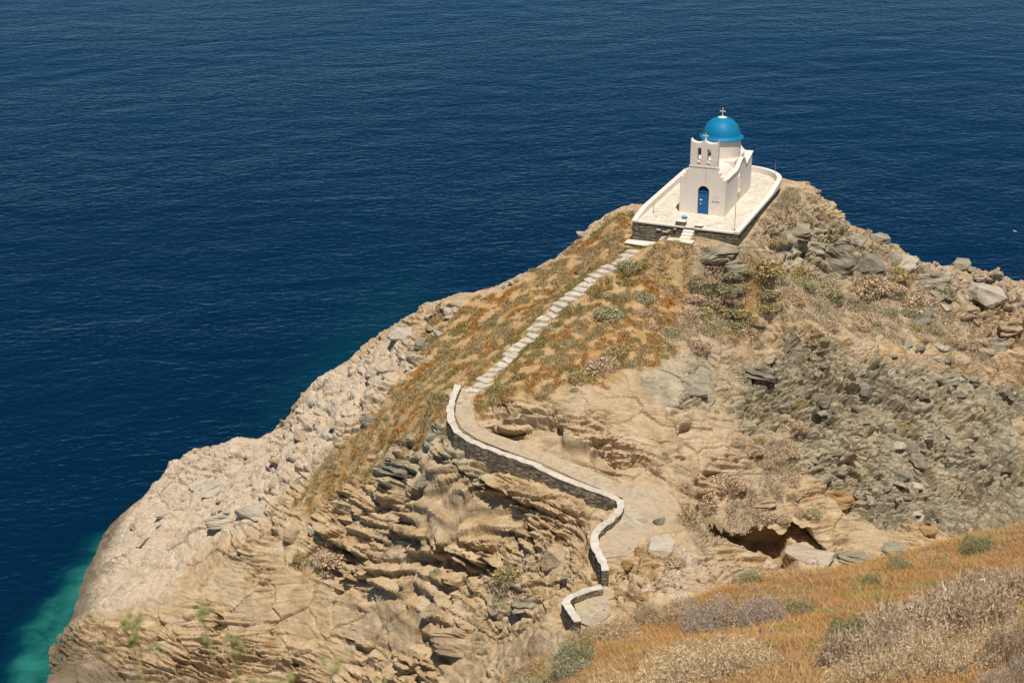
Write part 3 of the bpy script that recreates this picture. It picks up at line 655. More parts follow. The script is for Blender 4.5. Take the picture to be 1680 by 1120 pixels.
mb = MB(); mb.lathe([(1.6, 3.4), (1.6, 5.06)], 48, (DC[0], DC[1], 0)); drum = mb.build('drum', M_WHITE, church, smooth=True)
dp = [(1.5, 5.05), (1.78, 5.065), (1.80, 5.13), (1.775, 5.165)]+[(1.775-.235*t**.55, 5.165+.22*t) for t in (.15, .35, .6, .85, 1)]
dp += [(1.54*math.cos(a), 5.20+1.56*math.sin(a)) for a in np.linspace(.17, math.pi/2-.02, 16)]
mb = MB(); mb.lathe(dp, 56, (DC[0], DC[1], 0)); dome = mb.build('dome', M_DOME, church, smooth=True)
mb = MB(); mb.lathe([(.40, 6.70), (.28, 6.752), (.10, 6.79), (.06, 6.86)], 20, (DC[0], DC[1], 0)); mb.build('dome_cap', M_WHITE, dome, smooth=True)
def cross(mb, x, y, z, h, w, t):
    mb.box(x-t, x+t, y-t, y+t, z, z+h)
    mb.box(x-w, x-t, y-t, y+t, z+h*.58, z+h*.58+2*t); mb.box(x+t, x+w, y-t, y+t, z+h*.58, z+h*.58+2*t)
    for px, pz_ in ((x-w, z+h*.58+t), (x+w, z+h*.58+t), (x, z+h)):
        mb.box(px-t*1.35, px+t*1.35, y-t*1.2, y+t*1.2, pz_-t*1.35, pz_+t*1.35)
mb = MB(); cross(mb, DC[0], DC[1], 6.84, .58, .20, .03); mb.build('cross', M_WHITE, dome, bevel=.01)
# belfry
bel = tag(link(bpy.data.objects.new('belfry', None), church)); bel.empty_display_size = .1
def belfry():
    mb = MB(); X = 1.12; ow = .15; oc = .40; zs, za = 4.36, 5.30
    mb.box(-X, X, .02, .52, 3.953, 4.06)
    mb.box(-X, -oc-ow, .02, .52, 4.06, zs); mb.box(-oc+ow, oc-ow, .02, .52, 4.06, zs); mb.box(oc+ow, X, .02, .52, 4.06, zs)
    for c in (-oc, oc): mb.box(c-ow, c+ow, .06, .50, 4.22, zs)
    mb.box(-X, -oc-ow, .02, .52, zs, za); mb.box(-oc+ow, oc-ow, .02, .52, zs, za); mb.box(oc+ow, X, .02, .52, zs, za)
    sc = lambda c, a0, a1: [(c+.555*math.cos(math.radians(a)), 6.13+.30*math.sin(math.radians(a))) for a in np.linspace(a0, a1, 9)]
    top = [(-X, za), (-oc-ow, za)]+arcpts(-oc, za, ow, 180, 0, 8)[1:-1]+[(-oc+ow, za), (oc-ow, za)]+arcpts(oc, za, ow, 180, 0, 8)[1:-1]+[(oc+ow, za), (X, za), (X, 6.13)]+sc(.56, 0, -180)[1:-1]+[(.02, 6.14), (-.02, 6.14)]+sc(-.56, 0, -180)[1:-1]+[(-X, 6.13)]
    mb.extr(top, 'y', .02, .52)
    return mb
COL.objects.unlink(bel); bpy.data.objects.remove(bel)
bel = belfry().build('belfry', M_WHITE, church, bevel=.012)
for c in (-.40, .40):
    mb = MB(); mb.lathe([(.135, 4.84), (.125, 4.87), (.09, 4.95), (.075, 5.06), (.05, 5.11), (.02, 5.13)], 16, (c, .27, 0)); bell = mb.build('bell', M_BRONZE, bel, smooth=True)
    mb = MB(); mb.tube([(c-.16, .27, 5.2), (c+.16, .27, 5.2)], .03); mb.tube([(c, .27, 5.10), (c, .27, 5.2)], .025); mb.build('bell_yoke', M_IRON, bel)
    mb = MB(); mb.tube([(c+.03, .27, 4.9), (c+.03, .2, 4.70)], .018); mb.build('clapper', M_IRON, bell)
mb = MB(); cross(mb, 0, .27, 6.1, .46, .18, .03); mb.build('cross', M_WHITE, bel, bevel=.01)
mb = MB(); mb.tube([(0, .27, 6.58), (0, .27, 6.66)], .03); mb.tube([(0, .27, 6.70), (0, .27, 6.82)], [.05, .07]); mb.build('floodlight', M_IRON, bel)
mb = MB(); mb.tube([(.22, -.015, 3.98), (.23, -.015, 2.6)], .012); mb.build('bell_rope', M_GALV, church)
mb = MB(); mb.box(-1.16, 1.16, -.04, .0-.003, 3.9, 3.955); mb.build('string_course', M_WHITE, church, bevel=.01)
# door
dr = MB(); dr.box(dx-dw+.002, dx+dw-.002, .36, .40, -.02, 2.38); dk = dr.build('recess_shade_panel', M_DARK, church)  # flat dark panel: the shade behind door and fanlight, put in as colour
mb = MB(); mb.box(dx-dw+.01, dx+dw-.01, .17, .28, 0.02, 1.84)
door = mb.build('door', M_BLUE, church, bevel=.01)
mb = MB()
for s in (-1, 1):
    for z0, z1 in ((.14, .62), (.72, 1.16), (1.26, 1.66)): mb.box(dx+s*.225-.16, dx+s*.225+.16, .150, .168, z0, z1)
mb.build('panel', M_BLUE, door, bevel=.012)
mb = MB(); mb.box(dx-dw+.0, dx+dw-.0, .10, .30, 1.843, 1.93); mb.box(dx-.012, dx+.012, .148, .169, .03, 1.83); mb.build('lintel', M_BLUE, door, bevel=.012)
mb = MB(); mb.box(dx-.32, dx-.08, .140, .148, 1.12, 1.22); mb.build('notice', M_PAPER, door)
mb = MB(); mb.box(dx-.27, dx-.15, .140, .148, .80, .88); mb.build('notice', M_PAPER, door)
mb = MB(); mb.tube([(dx+.06, .14, 1.0), (dx+.06, .12, .9), (dx+.06, .14, .82)], .014); mb.build('handle', M_GALV, door)
mb = MB()
for a in range(5): mb.tube([(dx, .26, 1.93), (dx+.40*math.cos(.5+a*.54), .26, 1.93+.38*math.sin(.5+a*.54))], .016)
mb.tube([(dx+.41*math.cos(a), .26, 1.93+.40*math.sin(a)) for a in np.linspace(0.05, 3.09, 12)], .018); mb.build('fanlight', M_BLUE, door)
mb = MB(); mb.box(.86, 1.42, -.02, -.002, 1.32, 1.72); mb.build('plaque', M_MARBLE, church, bevel=.006)
mb = MB(); mb.box(.82, 1.46, -.06, -.002, 1.25, 1.30); mb.build('plaque_ledge', M_WHITE, church, bevel=.006)
# slim window niche in the south wall: a frame standing proud of the wall round a sunk white panel
fr = [(4.12, .95), (4.12, 2.0)]+[(4.42-.30*math.cos(a), 2.0+.34*math.sin(a)) for a in np.linspace(.15, math.pi-.15, 8)]+[(4.72, 2.0), (4.72, .95)]
inn = [(4.20, 1.02), (4.20, 2.0)]+[(4.42-.22*math.cos(a), 2.0+.26*math.sin(a)) for a in np.linspace(.15, math.pi-.15, 8)]+[(4.64, 2.0), (4.64, 1.02)]
mb = MB(); n_ = len(fr)
vs = [(x, y, z) for x in (1.872, 1.95) for q in (fr, inn) for y, z in q]
fs = []
for i in range(n_):
    j = (i+1) % n_
    fs += [(2*n_+i, 2*n_+j, 3*n_+j, 3*n_+i), (i, 2*n_+i, 2*n_+j, j), (n_+i, n_+j, 3*n_+j, 3*n_+i), (i, j, n_+j, n_+i)]
mb.add(vs, fs); wf = mb.build('window', M_WHITE, church)
mb = MB(); mb.box(1.872, 2.0, 4.05, 4.8, .88, .948); mb.build('sill', M_WHITE, wf, bevel=.01)

# things standing on the terrace
def ypt(x, y, z=0): return (YC[0]+ex[0]*x+ey[0]*y, YC[1]+ex[1]*x+ey[1]*y, 32+z)
def post(name, loc, h, r, label, cat, mat, head=None):
    e = tag(empty(name, loc), label, cat)
    mb = MB(); mb.tube([(0, 0, 0), (0, 0, h)], r, 8); mb.build('pole', mat, e)
    mb = MB(); mb.box(-.07, .07, -.07, .07, 0, .02); mb.build('base_plate', mat, e)
    if head == 'tap':
        mb = MB(); mb.tube([(0, 0, h), (.12, -.04, h+.03)], .05, 8); mb.build('lamp_head', mat, e)
    if head == 'spike':
        mb = MB(); mb.tube([(0, 0, h), (0, 0, h+.35)], [r*.8, .006], 8); mb.build('tip', mat, e)
    return e
post('flag_pole', pz(1205, 377, 32.06), 2.0, .026, 'bare thin grey pole at the front right corner of the church terrace', 'pole', M_GALV, 'spike')
post('lamp_post', pz(1072, 348.5, 32.0), .72, .025, 'short grey lamp post beside the left parapet of the church terrace', 'lamp', M_GALV, 'tap')
post('antenna_mast', pz(1271, 296, 32.4), 1.5, .016, 'slender grey mast on the curved parapet behind the church', 'mast', M_GALV, 'spike')
e = tag(empty('donation_box', pz(1123, 359, 32.42), YTH), 'small blue box sitting on the stone pillar beside the terrace steps', 'box')
mb = MB(); mb.box(-.2, .2, -.13, .13, 0, .16); mb.build('body', plain('box_blue', (.06, .22, .42), .5, .4), e, bevel=.015)
mb = MB(); mb.hexa([(-.22, -.15, .163), (.22, -.15, .163), (.22, .15, .163), (-.22, .15, .163), (-.22, -.15, .185), (.22, -.15, .185), (.22, .15, .225), (-.22, .15, .225)]); mb.build('lid', plain('lid_blue', (.13, .34, .56), .5, .4), e, bevel=.008)

# ================================================================== THE PATH AND ITS WALLS
pv, pf = [], []
mb = MB()
up = resample(PU, .62); up = up[:-1]
for i in range(len(up)-1):
    a, b = up[i], up[i+1]; d = (b-a)[:2]; L_ = np.linalg.norm(d); d = d/L_; nn = np.array([-d[1], d[0]])
    w = .40+.24*rnd.random(); sk = rnd.uniform(-.24, .24); z = (a[2]+b[2])/2+.09+rnd.uniform(-.02, .02); o = rnd.uniform(-.2, .2)
    p0 = a[:2]-d*.05; p1 = b[:2]+d*.12
    r4 = [p0-nn*(w-o)-d*sk, p1-nn*(w-o-.05)-d*sk, p1+nn*(w+o)+d*sk, p0+nn*(w+o)+d*sk]
    tilt = rnd.uniform(-.03, .03)
    mb.hexa([(q[0], q[1], z-.5) for q in r4]+[(q[0], q[1], z+tilt*(1 if k in (0, 1) else -1)) for k, q in enumerate(r4)])
o = mb.build('path_steps', M_STEP, None, bevel=.02)
tag(o, 'flight of low pale stone steps climbing the grassy slope to the church', 'steps')
mb = MB()
oo = resample([tuple((1.12*np.array(a)-.12*np.array(b))) for a, b in PL], .5)
ti = [np.array(a) for a, b in PL]
def strip(mb, left, right, n=5):
    k = len(left); vs = []
    for l, r in zip(left, right):
        for j in range(n+1):
            t = j/n; vs.append(tuple(l*(1-t)+r*t))
    mb.add(vs, [(i*(n+1)+j, i*(n+1)+j+1, (i+1)*(n+1)+j+1, (i+1)*(n+1)+j) for i in range(k-1) for j in range(n)])
Lf, Rf = [], []
for (a, b), (c, d) in zip(PL[:-1], PL[1:]):
    a, b, c, d = map(np.array, (a, b, c, d))
    for t in np.linspace(0, 1, 4, endpoint=False):
        l, r = a*(1-t)+c*t, b*(1-t)+d*t; u_ = (r-l)/np.linalg.norm(r-l)
        Lf.append(l-u_*.12); Rf.append(r+u_*.05)
strip(mb, Lf, Rf)
mb.add([(x, y, z+.004) for x, y, z in LOWER_END], [tuple(range(len(LOWER_END)))])
path = tag(mb.build('path', M_PATH, None), 'pale paved footpath winding up from the saddle', kind='structure')

def low_wall(pts, name, label, w, depth):
    e = tag(empty(name, pts[0]), label, 'wall'); q = resample(pts, .28); o = np.array(pts[0])
    q = [p-o for p in q]
    jz = [rnd.uniform(-.04, .04) for _ in q]; jw = [w/2+rnd.uniform(-.06, .06) for _ in q]; jv = [-w/2+rnd.uniform(-.06, .06) for _ in q]
    mb = MB(); sweep(mb, q, [v*.92 for v in jv], [v*.92 for v in jw], [p[2]-depth for p in q], [p[2]-.085 for p in q]); mb.build('stone_body', M_STONEP, e)
    mb = MB(); sweep(mb, q, jv, jw, [p[2]-.083+j for p, j in zip(q, jz)], [p[2]+j for p, j in zip(q, jz)]); mb.build('coping', M_COPE, e, bevel=.025)
low_wall(WALL_MAIN, 'path_wall', 'long low stone wall with whitewashed top curving along the outer edge of the path', .50, 2.0)
low_wall(WALL_END, 'path_wall', 'short angled stone wall with whitewashed top at the lower end of the path', .50, 1.9)

# ================================================================== THE NEAR HILLSIDE
HC = [(1680,1120,16.5),(1500,1120,17),(1300,1120,18),(1100,1120,20),(950,1120,22),(830,1120,25),(1680,1000,21.5),(1500,1000,24),(1350,1000,25.5),(1200,1050,22.5),(1100,1060,24.5),(1200,965,29),(1100,1003,28.6),(1000,1045,28),
      (900,1085,26.5),(1400,930,31),(1300,936,30.8),(1500,903,32.6),(1600,882,33.6),(1680,860,34.5),(1500,950,28.5),(1680,920,29)]
hp = []
for u, v, t in HC: r = ray(u, v)*t; hp.append((r[0], r[1], CAMZ+r[2]))
for i in (5, 14, 13, 12, 11, 16, 15, 17, 18, 19):
    u, v, t = HC[i]; r = ray(u, v)*t; hp += [(r[0]-.6, r[1]+4, CAMZ+r[2]-3.6), (r[0]-1, r[1]+9, CAMZ+r[2]-9)]
hp += [(-1.2, 20, 56), (-6, 10, 62), (-6, 20, 52), (-6, 30, 42), (0, 0, 70.3), (2, 5, 67.6), (5, 5, 68.6), (8, 10, 66.5), (4, 10, 65), (-3, 5, 66.4), (-1, 5, 67.2), (-3, 12, 62), (0, 12, 63), (12, 14, 66), (18, 20, 63), (20, 35, 56), (-5, 0, 69), (10, 0, 71),
       (14, 78, 17), (30, 76, 11), (5, 78, 17.5), (8, 55, 35), (25, 55, 34), (15, 46, 43), (-8, 55, 18), (-20, 50, -2), (-20, 20, 30), (-10, 75, -1), (30, 30, 58), (0, 45, 38), (0, 60, 27)]
HPt = np.array(hp); n_ = len(HPt)
A = phi(HPt[:, None, 0]-HPt[None, :, 0], HPt[:, None, 1]-HPt[None, :, 1]); M = np.zeros((n_+3, n_+3)); M[:n_, :n_] = A-.1*np.eye(n_); M[:n_, n_] = 1; M[:n_, n_+1:] = HPt[:, :2]; M[n_:, :n_] = M[:n_, n_:].T
HS = np.linalg.solve(M, np.concatenate([HPt[:, 2], [0, 0, 0]]))
def hill(x, y):
    x = np.asarray(x, float); sh = x.shape; xf, yf = x.ravel(), np.asarray(y, float).ravel(); o = np.empty(xf.size)
    for a in range(0, xf.size, 20000):
        b = slice(a, a+20000); o[b] = phi(xf[b, None]-HPt[None, :, 0], yf[b, None]-HPt[None, :, 1])@HS[:n_]+HS[n_]+HS[n_+1]*xf[b]+HS[n_+2]*yf[b]
    return (o+fbm(xf/2.2, yf/2.2, 0*xf, 3, 130)*.10+fbm(xf/.5, yf/.5, 0*xf, 2, 140)*.035).reshape(sh)
hx = np.concatenate([np.arange(-26, -4, .8), np.arange(-4, 20, .12), np.arange(20, 60, .8)]); hy = np.concatenate([np.arange(-3, 9, .5), np.arange(9, 40, .12), np.arange(40, 80, .7)])
HX, HY = np.meshgrid(hx, hy); iv = np.arange(HX.size).reshape(HX.shape)
t = NT('dry_earth', .95, .05)
c = t.ramp(t.noise(2.2, 6, .65), [(.3, (.25, .15, .07)), (.5, (.40, .235, .105)), (.7, (.52, .38, .22))])
M_EARTH = t.out(c, t.bump(t.noise(9, 6, .7), .8, .08))
me = npmesh('hillside', np.stack([HX, HY, hill(HX, HY)], -1).reshape(-1, 3), np.stack([iv[:-1, :-1], iv[:-1, 1:], iv[1:, 1:], iv[1:, :-1]], -1).reshape(-1, 4), M_EARTH, True)
hillo = tag(link(bpy.data.objects.new('hillside', me)), 'dry near hillside sloping down towards the saddle', kind='structure')
bpy.context.view_layer.update()
CAMP = Vector((0, 0, CAMZ))
def hit(u, v, objs=(terrain,)):        # the point of the ground that a photo point looks at
    d = Vector(ray(u, v)).normalized(); best = None
    for o in objs:
        ok, p, nrm, _ = o.ray_cast(CAMP, d)
        if ok and (best is None or (p-CAMP).length < best[2]): best = (p.copy(), nrm.copy(), (p-CAMP).length)
    return best

# ================================================================== GRASS AND FLOWERS
M_GRASS = tinted('dry_grass_blades', .9, .05)
def blades(px, py, pz_, h, w, lean, tint):       # one narrow triangle per blade
    n = len(px); a = rng.uniform(0, 2*np.pi, n); b = rng.uniform(0, 2*np.pi, n)
    bx, by = np.cos(a)*w/2, np.sin(a)*w/2; l = lean*rng.uniform(.2, 1, n)*h
    v = np.stack([np.stack([px-bx, py-by, pz_-.02], -1), np.stack([px+bx, py+by, pz_-.02], -1), np.stack([px+np.cos(b)*l, py+np.sin(b)*l, pz_+h], -1)], 1)
    return v.reshape(-1, 3), np.arange(3*n).reshape(-1, 3), np.repeat(tint, 3, 0)
def pick(pal, wts, n):
    pal = np.array(pal); k = rng.choice(len(pal), n, p=np.array(wts)/sum(wts)); return pal[k]*rng.uniform(.8, 1.2, (n, 1))
# on the headland: clumps of tussock over the grassy slopes
gi = np.argwhere((mg*(.1+.9*sstep(-.25, .2, fbm(GX/1.1, GY/1.1, 0*GX, 3, 56))) > .45) & (dpath > -.10) & (yd > .1) & (le < .3))
sel = gi[rng.integers(0, len(gi), 30000)]
Vg = V.reshape(nyv, nxv, 3)
pat = fbm(GX/2.2, GY/3.5, 0*GX, 3, 150); grn = fbm(GX/3.2, GY/3.2, 0*GX+3, 3, 151)
dup_ = np.full(H.shape, 1e9)
for a, b in zip(PU[:-1], PU[1:]): dup_ = np.minimum(dup_, segdist(GX, GY, *a[:2], *b[:2])[0])
pp, hh_, tt = [], [], []
for k in range(7):
    c0 = Vg[sel[:, 0], sel[:, 1]]; o = rng.normal(0, .11, (len(sel), 2))
    pp.append(np.stack([c0[:, 0]+o[:, 0], c0[:, 1]+o[:, 1], c0[:, 2]-.02], -1))
g_ = grn[sel[:, 0], sel[:, 1]]+.5*sstep(2.6, .8, dup_[sel[:, 0], sel[:, 1]])*1.0+rng.normal(0, .16, len(sel)); q_ = pat[sel[:, 0], sel[:, 1]]+rng.normal(0, .15, len(sel))
tc0 = np.where((g_ > .34)[:, None], pick([(.30, .26, .10), (.38, .32, .14), (.25, .23, .11)], (3, 3, 1), len(sel)), np.where((q_ > .10)[:, None], pick([(.50, .25, .075), (.55, .31, .11), (.44, .23, .08)], (3, 3, 2), len(sel)), pick([(.45, .34, .18), (.52, .41, .24), (.37, .30, .17)], (2, 2, 2), len(sel))))
ht0 = rng.uniform(.06, .20, len(sel))*np.where(g_ > .34, 1.25, 1)
tt = np.concatenate([tc0]*7)*rng.uniform(.85, 1.15, (len(sel)*7, 1)); hh_ = np.concatenate([ht0]*7); pp = np.concatenate(pp)
okp = np.concatenate([dup_[sel[:, 0], sel[:, 1]]]*7)+rng.normal(0, .08, len(pp)) > .50
pp, hh_, tt = pp[okp], hh_[okp], tt[okp]
v_, f_, c_ = blades(pp[:, 0], pp[:, 1], pp[:, 2], hh_*rng.uniform(.6, 1.2, len(hh_)), .075, .8, tt)
tag(link(bpy.data.objects.new('slope_grass', npmesh('slope_grass', v_, f_, M_GRASS, False, c_))), 'orange and olive dry grass over the slope beside the steps', kind='stuff')
sc_i = np.argwhere((ms > .5)*(mg < .5) & (dpath > .5) & (yd > .3)); sq_ = fbm(GX/2.4, GY/2.4, 0*GX, 3, 157)
sel = sc_i[rng.integers(0, len(sc_i), 26000)]; sel = sel[sq_[sel[:, 0], sel[:, 1]]+rng.normal(0, .15, len(sel)) > .0]
c0 = np.repeat(Vg[sel[:, 0], sel[:, 1]], 6, 0); o = rng.normal(0, .12, (len(c0), 2)); q_ = np.repeat(sq_[sel[:, 0], sel[:, 1]], 6)+rng.normal(0, .1, len(c0))
tn = np.where((q_ > .3)[:, None], pick([(.36, .33, .19), (.43, .39, .25), (.30, .28, .16)], (2, 2, 2), len(c0)), pick([(.50, .40, .29), (.43, .34, .23), (.56, .46, .34)], (2, 2, 2), len(c0)))
v_, f_, c_ = blades(c0[:, 0]+o[:, 0], c0[:, 1]+o[:, 1], c0[:, 2]-.03, rng.uniform(.08, .26, len(c0)), .07, 1.0, tn)
tag(link(bpy.data.objects.new('dry_scrub', npmesh('dry_scrub', v_, f_, M_GRASS, False, c_))), 'low dry scrub and straw between the shrubs below the church', kind='stuff')
# on the near hillside
def visible_hill(n, margin=.16):
    x = rng.uniform(-4, 19, n*3); y = rng.uniform(10, 36, n*3); z = hill(x, y)
    f = CP*y-SP*(z-CAMZ); upv = SP*y+CP*(z-CAMZ); u = x/f; w = -upv/f
    ok = (np.abs(u) < 840/FPX+margin) & (w < 560/FPX+margin) & (w > .02)
    wt = np.clip((22/np.hypot(y, CAMZ-z))**1.2, .25, 1.2); ok &= rng.random(len(x)) < wt
    return x[ok], y[ok], z[ok]
x, y, z = visible_hill(1150000)
pa = fbm(x/1.3, y/1.3, 0*x, 3, 160)+rng.normal(0, .12, len(x)); pb = fbm(x/.9, y/.9, 0*x+4, 3, 161)+rng.normal(0, .12, len(x))
tn = np.where((pb > .30)[:, None], pick([(.30, .27, .09), (.38, .32, .12), (.24, .24, .09)], (3, 3, 2), len(x)), np.where((pa > .13)[:, None], pick([(.43, .23, .085), (.34, .175, .065), (.48, .285, .12)], (3, 2, 3), len(x)), pick([(.47, .30, .14), (.40, .235, .10), (.33, .20, .09), (.52, .38, .22)], (3, 3, 2, 2), len(x))))
hgt = rng.uniform(.012, .05, len(x))*(1+.5*(pa > .1))*np.where(rng.random(len(x)) < .04, 2.6, 1)
kp = fbm(x/.35, y/.35, 0*x, 2, 165)+.7*fbm(x/1.7, y/1.7, 0*x+2, 3, 166)+rng.normal(0, .2, len(x)) > -.22
x, y, z, tn, hgt = x[kp], y[kp], z[kp], tn[kp], hgt[kp]
v_, f_, c_ = blades(x, y, z, hgt, .014, 3.0, tn)
tag(link(bpy.data.objects.new('hillside_grass', npmesh('hillside_grass', v_, f_, M_GRASS, False, c_))), 'orange and straw coloured dry grass covering the near hillside', kind='stuff')
x, y, z = visible_hill(1100, .0); k_ = fbm(x/1.6, y/1.6, 0*x, 2, 170) > -.02
x, y, z = x[k_], y[k_], z[k_]; fv, ff, fc = [], [], []
for a, b, c in zip(x, y, z):
    hgt = rnd.uniform(.12, .24); r = rnd.uniform(.009, .017); col = rnd.choice([(.42, .34, .50), (.52, .43, .58), (.46, .34, .48)])
    for q in range(3):
        an = q*1.05; bi = len(fv)
        fv += [(a+r*math.cos(an), b+r*math.sin(an), c+hgt-r*.6), (a-r*math.cos(an), b-r*math.sin(an), c+hgt-r*.6), (a-r*1.2*math.cos(an), b-r*1.2*math.sin(an), c+hgt+r), (a+r*1.2*math.cos(an), b+r*1.2*math.sin(an), c+hgt+r)]
        ff.append((bi, bi+1, bi+2, bi+3)); fc += [col]*4
    bi = len(fv); fv += [(a-.003, b, c-.02), (a+.003, b, c-.02), (a+.002, b, c+hgt), (a-.002, b, c+hgt)]; ff.append((bi, bi+1, bi+2, bi+3)); fc += [(.22, .20, .10)]*4
tag(link(bpy.data.objects.new('purple_flowers', npmesh('purple_flowers', fv, ff, M_GRASS, False, fc))), 'tiny purple wildflowers scattered through the near grass', kind='stuff')

# ================================================================== SHRUBS
M_LEAF = tinted('shrub_leaves', .85, .1)
def shrub_mesh(name, pal, wts, n, size, seed, lobes=5, flat=.62, twig=.0, long=1.6, open_=.0):
    g = np.random.default_rng(seed)
    L = [(0, 0, .0, .78)]+[(math.cos(a)*.48*g.uniform(.6, 1.1), math.sin(a)*.48*g.uniform(.6, 1.1), g.uniform(-.04, .24), g.uniform(.30, .58)) for a in g.uniform(0, 6.28, lobes)]
    L = np.array(L); k = g.choice(len(L), n, p=L[:, 3]**2/np.sum(L[:, 3]**2))
    d = g.normal(0, 1, (n, 3)); d /= np.linalg.norm(d, axis=1)[:, None]; d[:, 2] = np.abs(d[:, 2])*1.0-.12
    rr = L[k, 3]*(1-np.abs(g.normal(0, .13+open_, n))); p = L[k, :3]+d*rr[:, None]*np.array([1, 1, flat]); p[:, 2] = np.maximum(p[:, 2], .0)
    up = d*g.uniform(.3, 1.1, (n, 1))+g.normal(0, .55+.35*(twig > 0), (n, 3)); up /= np.linalg.norm(up, axis=1)[:, None]
    sd = np.cross(up, g.normal(0, 1, (n, 3))); sd /= np.linalg.norm(sd, axis=1)[:, None]
    s_ = size*g.uniform(.6, 1.4, n)[:, None]
    if twig: s_ = np.where(g.random((n, 1)) < twig, s_*2.6, s_)
    wd = np.where((s_ > size*1.5), .12, 1/long)
    v = np.stack([p-sd*s_*wd*.5, p+sd*s_*wd*.5, p+up*s_], 1).reshape(-1, 3)
    pal = np.array(pal); c = pal[g.choice(len(pal), n, p=np.array(wts)/sum(wts))]*g.uniform(.6, 1.35, (n, 1)); c = np.repeat(c, 3, 0)
    f = np.arange(3*n).reshape(-1, 3)
    return npmesh(name, v, f, M_LEAF, False, c)
def stems_mesh(name, seed, r=.6, h=.4, n=9, col=M_IRON, th=.02):
    g = random.Random(seed); mb = MB()
    for i in range(n):
        a = g.uniform(0, 6.28); b = g.uniform(.3, 1); mb.tube([(0, 0, -.1), (math.cos(a)*r*b*.5, math.sin(a)*r*b*.5, h*.6), (math.cos(a+.2)*r*b, math.sin(a+.2)*r*b, h*g.uniform(.7, 1.1))], [th, th*.7, th*.3], 4)
    return mb.mesh(name, col)
M_TWIG = plain('twig', (.20, .16, .12), .9, .05)
PAL = {'sage': ([(0.36, 0.339, 0.198), (0.486, 0.45, 0.272), (0.612, 0.559, 0.363), (0.252, 0.245, 0.141)], (3, 3, 2, 2)),
       'dry': ([(0.563, 0.423, 0.283), (0.696, 0.537, 0.372), (0.431, 0.325, 0.215), (0.779, 0.618, 0.431)], (3, 3, 2, 1)),
       'olive': ([(0.396, 0.322, 0.149), (0.522, 0.424, 0.198), (0.288, 0.254, 0.123), (0.612, 0.492, 0.248)], (3, 3, 2, 2)),
       'dark': ([(0.198, 0.195, 0.107), (0.288, 0.271, 0.149), (0.396, 0.365, 0.215), (0.144, 0.136, 0.0825)], (3, 3, 2, 1))}
FAR = {k: [shrub_mesh('shrub_%s_foliage' % k, *PAL[k], 1500, .10, 300+i*7+j*31, 5) for i in range(3)] for j, k in enumerate(PAL)}
STEMS = stems_mesh('shrub_stems', 5, col=M_TWIG)
def shrub(loc, r, kind, label, group=None, sq=1.0, stems=True):
    e = empty('shrub', loc, rnd.uniform(0, 6.28)); tag(e, label, 'shrub', group)
    e.scale = (r*rnd.uniform(.85, 1.2), r*rnd.uniform(.85, 1.2), r*sq*rnd.uniform(.85, 1.15))
    link(bpy.data.objects.new('foliage', rnd.choice(FAR[kind])), e)
    if stems: link(bpy.data.objects.new('stems', STEMS), e)
    return e
def shrub_at(u, v, wpx, kind, label, group=None, sq=1.0, sink=.06):
    h = hit(u, v)
    if h is None: return None
    r = wpx/2*h[2]/FPX*.95
    return shrub(h[0]-Vector((0, 0, sink*r)), r, kind, label, group, sq)
SH = [(1245,440,90,'olive','broad olive shrub on the slope under the church terrace corner'),(1200,470,70,'sage','grey green shrub spreading below the pale rock at the terrace corner'),(1165,480,50,'dark','dark bushy shrub at the left edge of the shrubby patch under the church'),
 (1310,448,60,'olive','olive shrub just left of the dark overhanging crag'),(1420,470,95,'dry','broad pinkish dry shrub right of the dark overhanging crag'),(1465,450,70,'olive','olive shrub against the blocky rocks under the eastern skyline'),
 (1500,500,80,'dry','wide mauve dry shrub capping the layered rock on the eastern slope'),(1545,480,60,'sage','grey green shrub among the rocks of the eastern ridge'),(1400,395,30,'dry','small straw coloured bush on the skyline right of the church'),
 (1330,325,40,'dry','straw coloured bush on the skyline rock just right of the terrace'),(1290,360,45,'dry','dry rusty bush beside the back of the terrace wall'),(1255,365,50,'dry','dry tufted bush at the foot of the right terrace wall'),
 (1000,515,62,'sage','long grey green cushion shrub right of the stone steps'),(985,600,70,'dry','flat greyish cushion shrub at the top of the rock face'),(1010,580,60,'olive','olive cushion shrub above the rock face'),(1030,435,60,'sage','grey green bush beside the topmost stone steps'),
 (975,437,24,'sage','round pale sage bush left of the upper steps'),(1060,490,45,'sage','sage bush on the orange slope right of the steps'),(955,620,55,'olive','brownish olive bush at the left end of the rock face'),(820,655,44,'olive','tufted bush at the inside of the path bend'),
 (545,915,80,'dry','big grey brown bush growing on the pale cliff face'),(500,912,50,'olive','olive bush left of the big grey brown cliff bush'),(715,940,26,'sage','lone small green bush in the gully of the lower cliff'),(835,945,70,'olive','low olive growth on the gully slope below the path wall'),
 (1150,820,70,'dry','wide dry bush at the inner side of the broad path'),(1120,850,60,'olive','olive bush right of the upright grey slab'),(1190,790,70,'dry','mauve dry bush on the tan slope above the hollow'),(1300,700,60,'dry','tall pinkish bush at the left edge of the grey scree'),
 (1290,740,50,'dry','dry bush midway down the left edge of the grey scree'),(1310,660,46,'olive','olive bush at the top left of the grey scree'),(1300,790,36,'dry','small dry bush at the foot of the left scree edge'),(1330,840,40,'sage','grey green bush above the hollow under the ledge'),
 (1095,920,50,'dry','spindly dry bush on the knoll beside the saddle'),(1090,745,20,'sage','round single bush in the middle of the tan rock face'),(1175,675,14,'sage','tiny bush on bare rock under the shrubby patch'),(1385,790,50,'dry','wispy dry bush under the brown layered block'),
 (1560,560,60,'dry','pale dry bush on the slope below the eastern boulders'),(1480,700,30,'olive','lone olive tuft amid the grey scree'),(1630,490,36,'olive','olive tuft beside the pale slabs at the right edge')]
for u, v, w, k, l in SH: shrub_at(u, v, w, k, l, sq=.9)
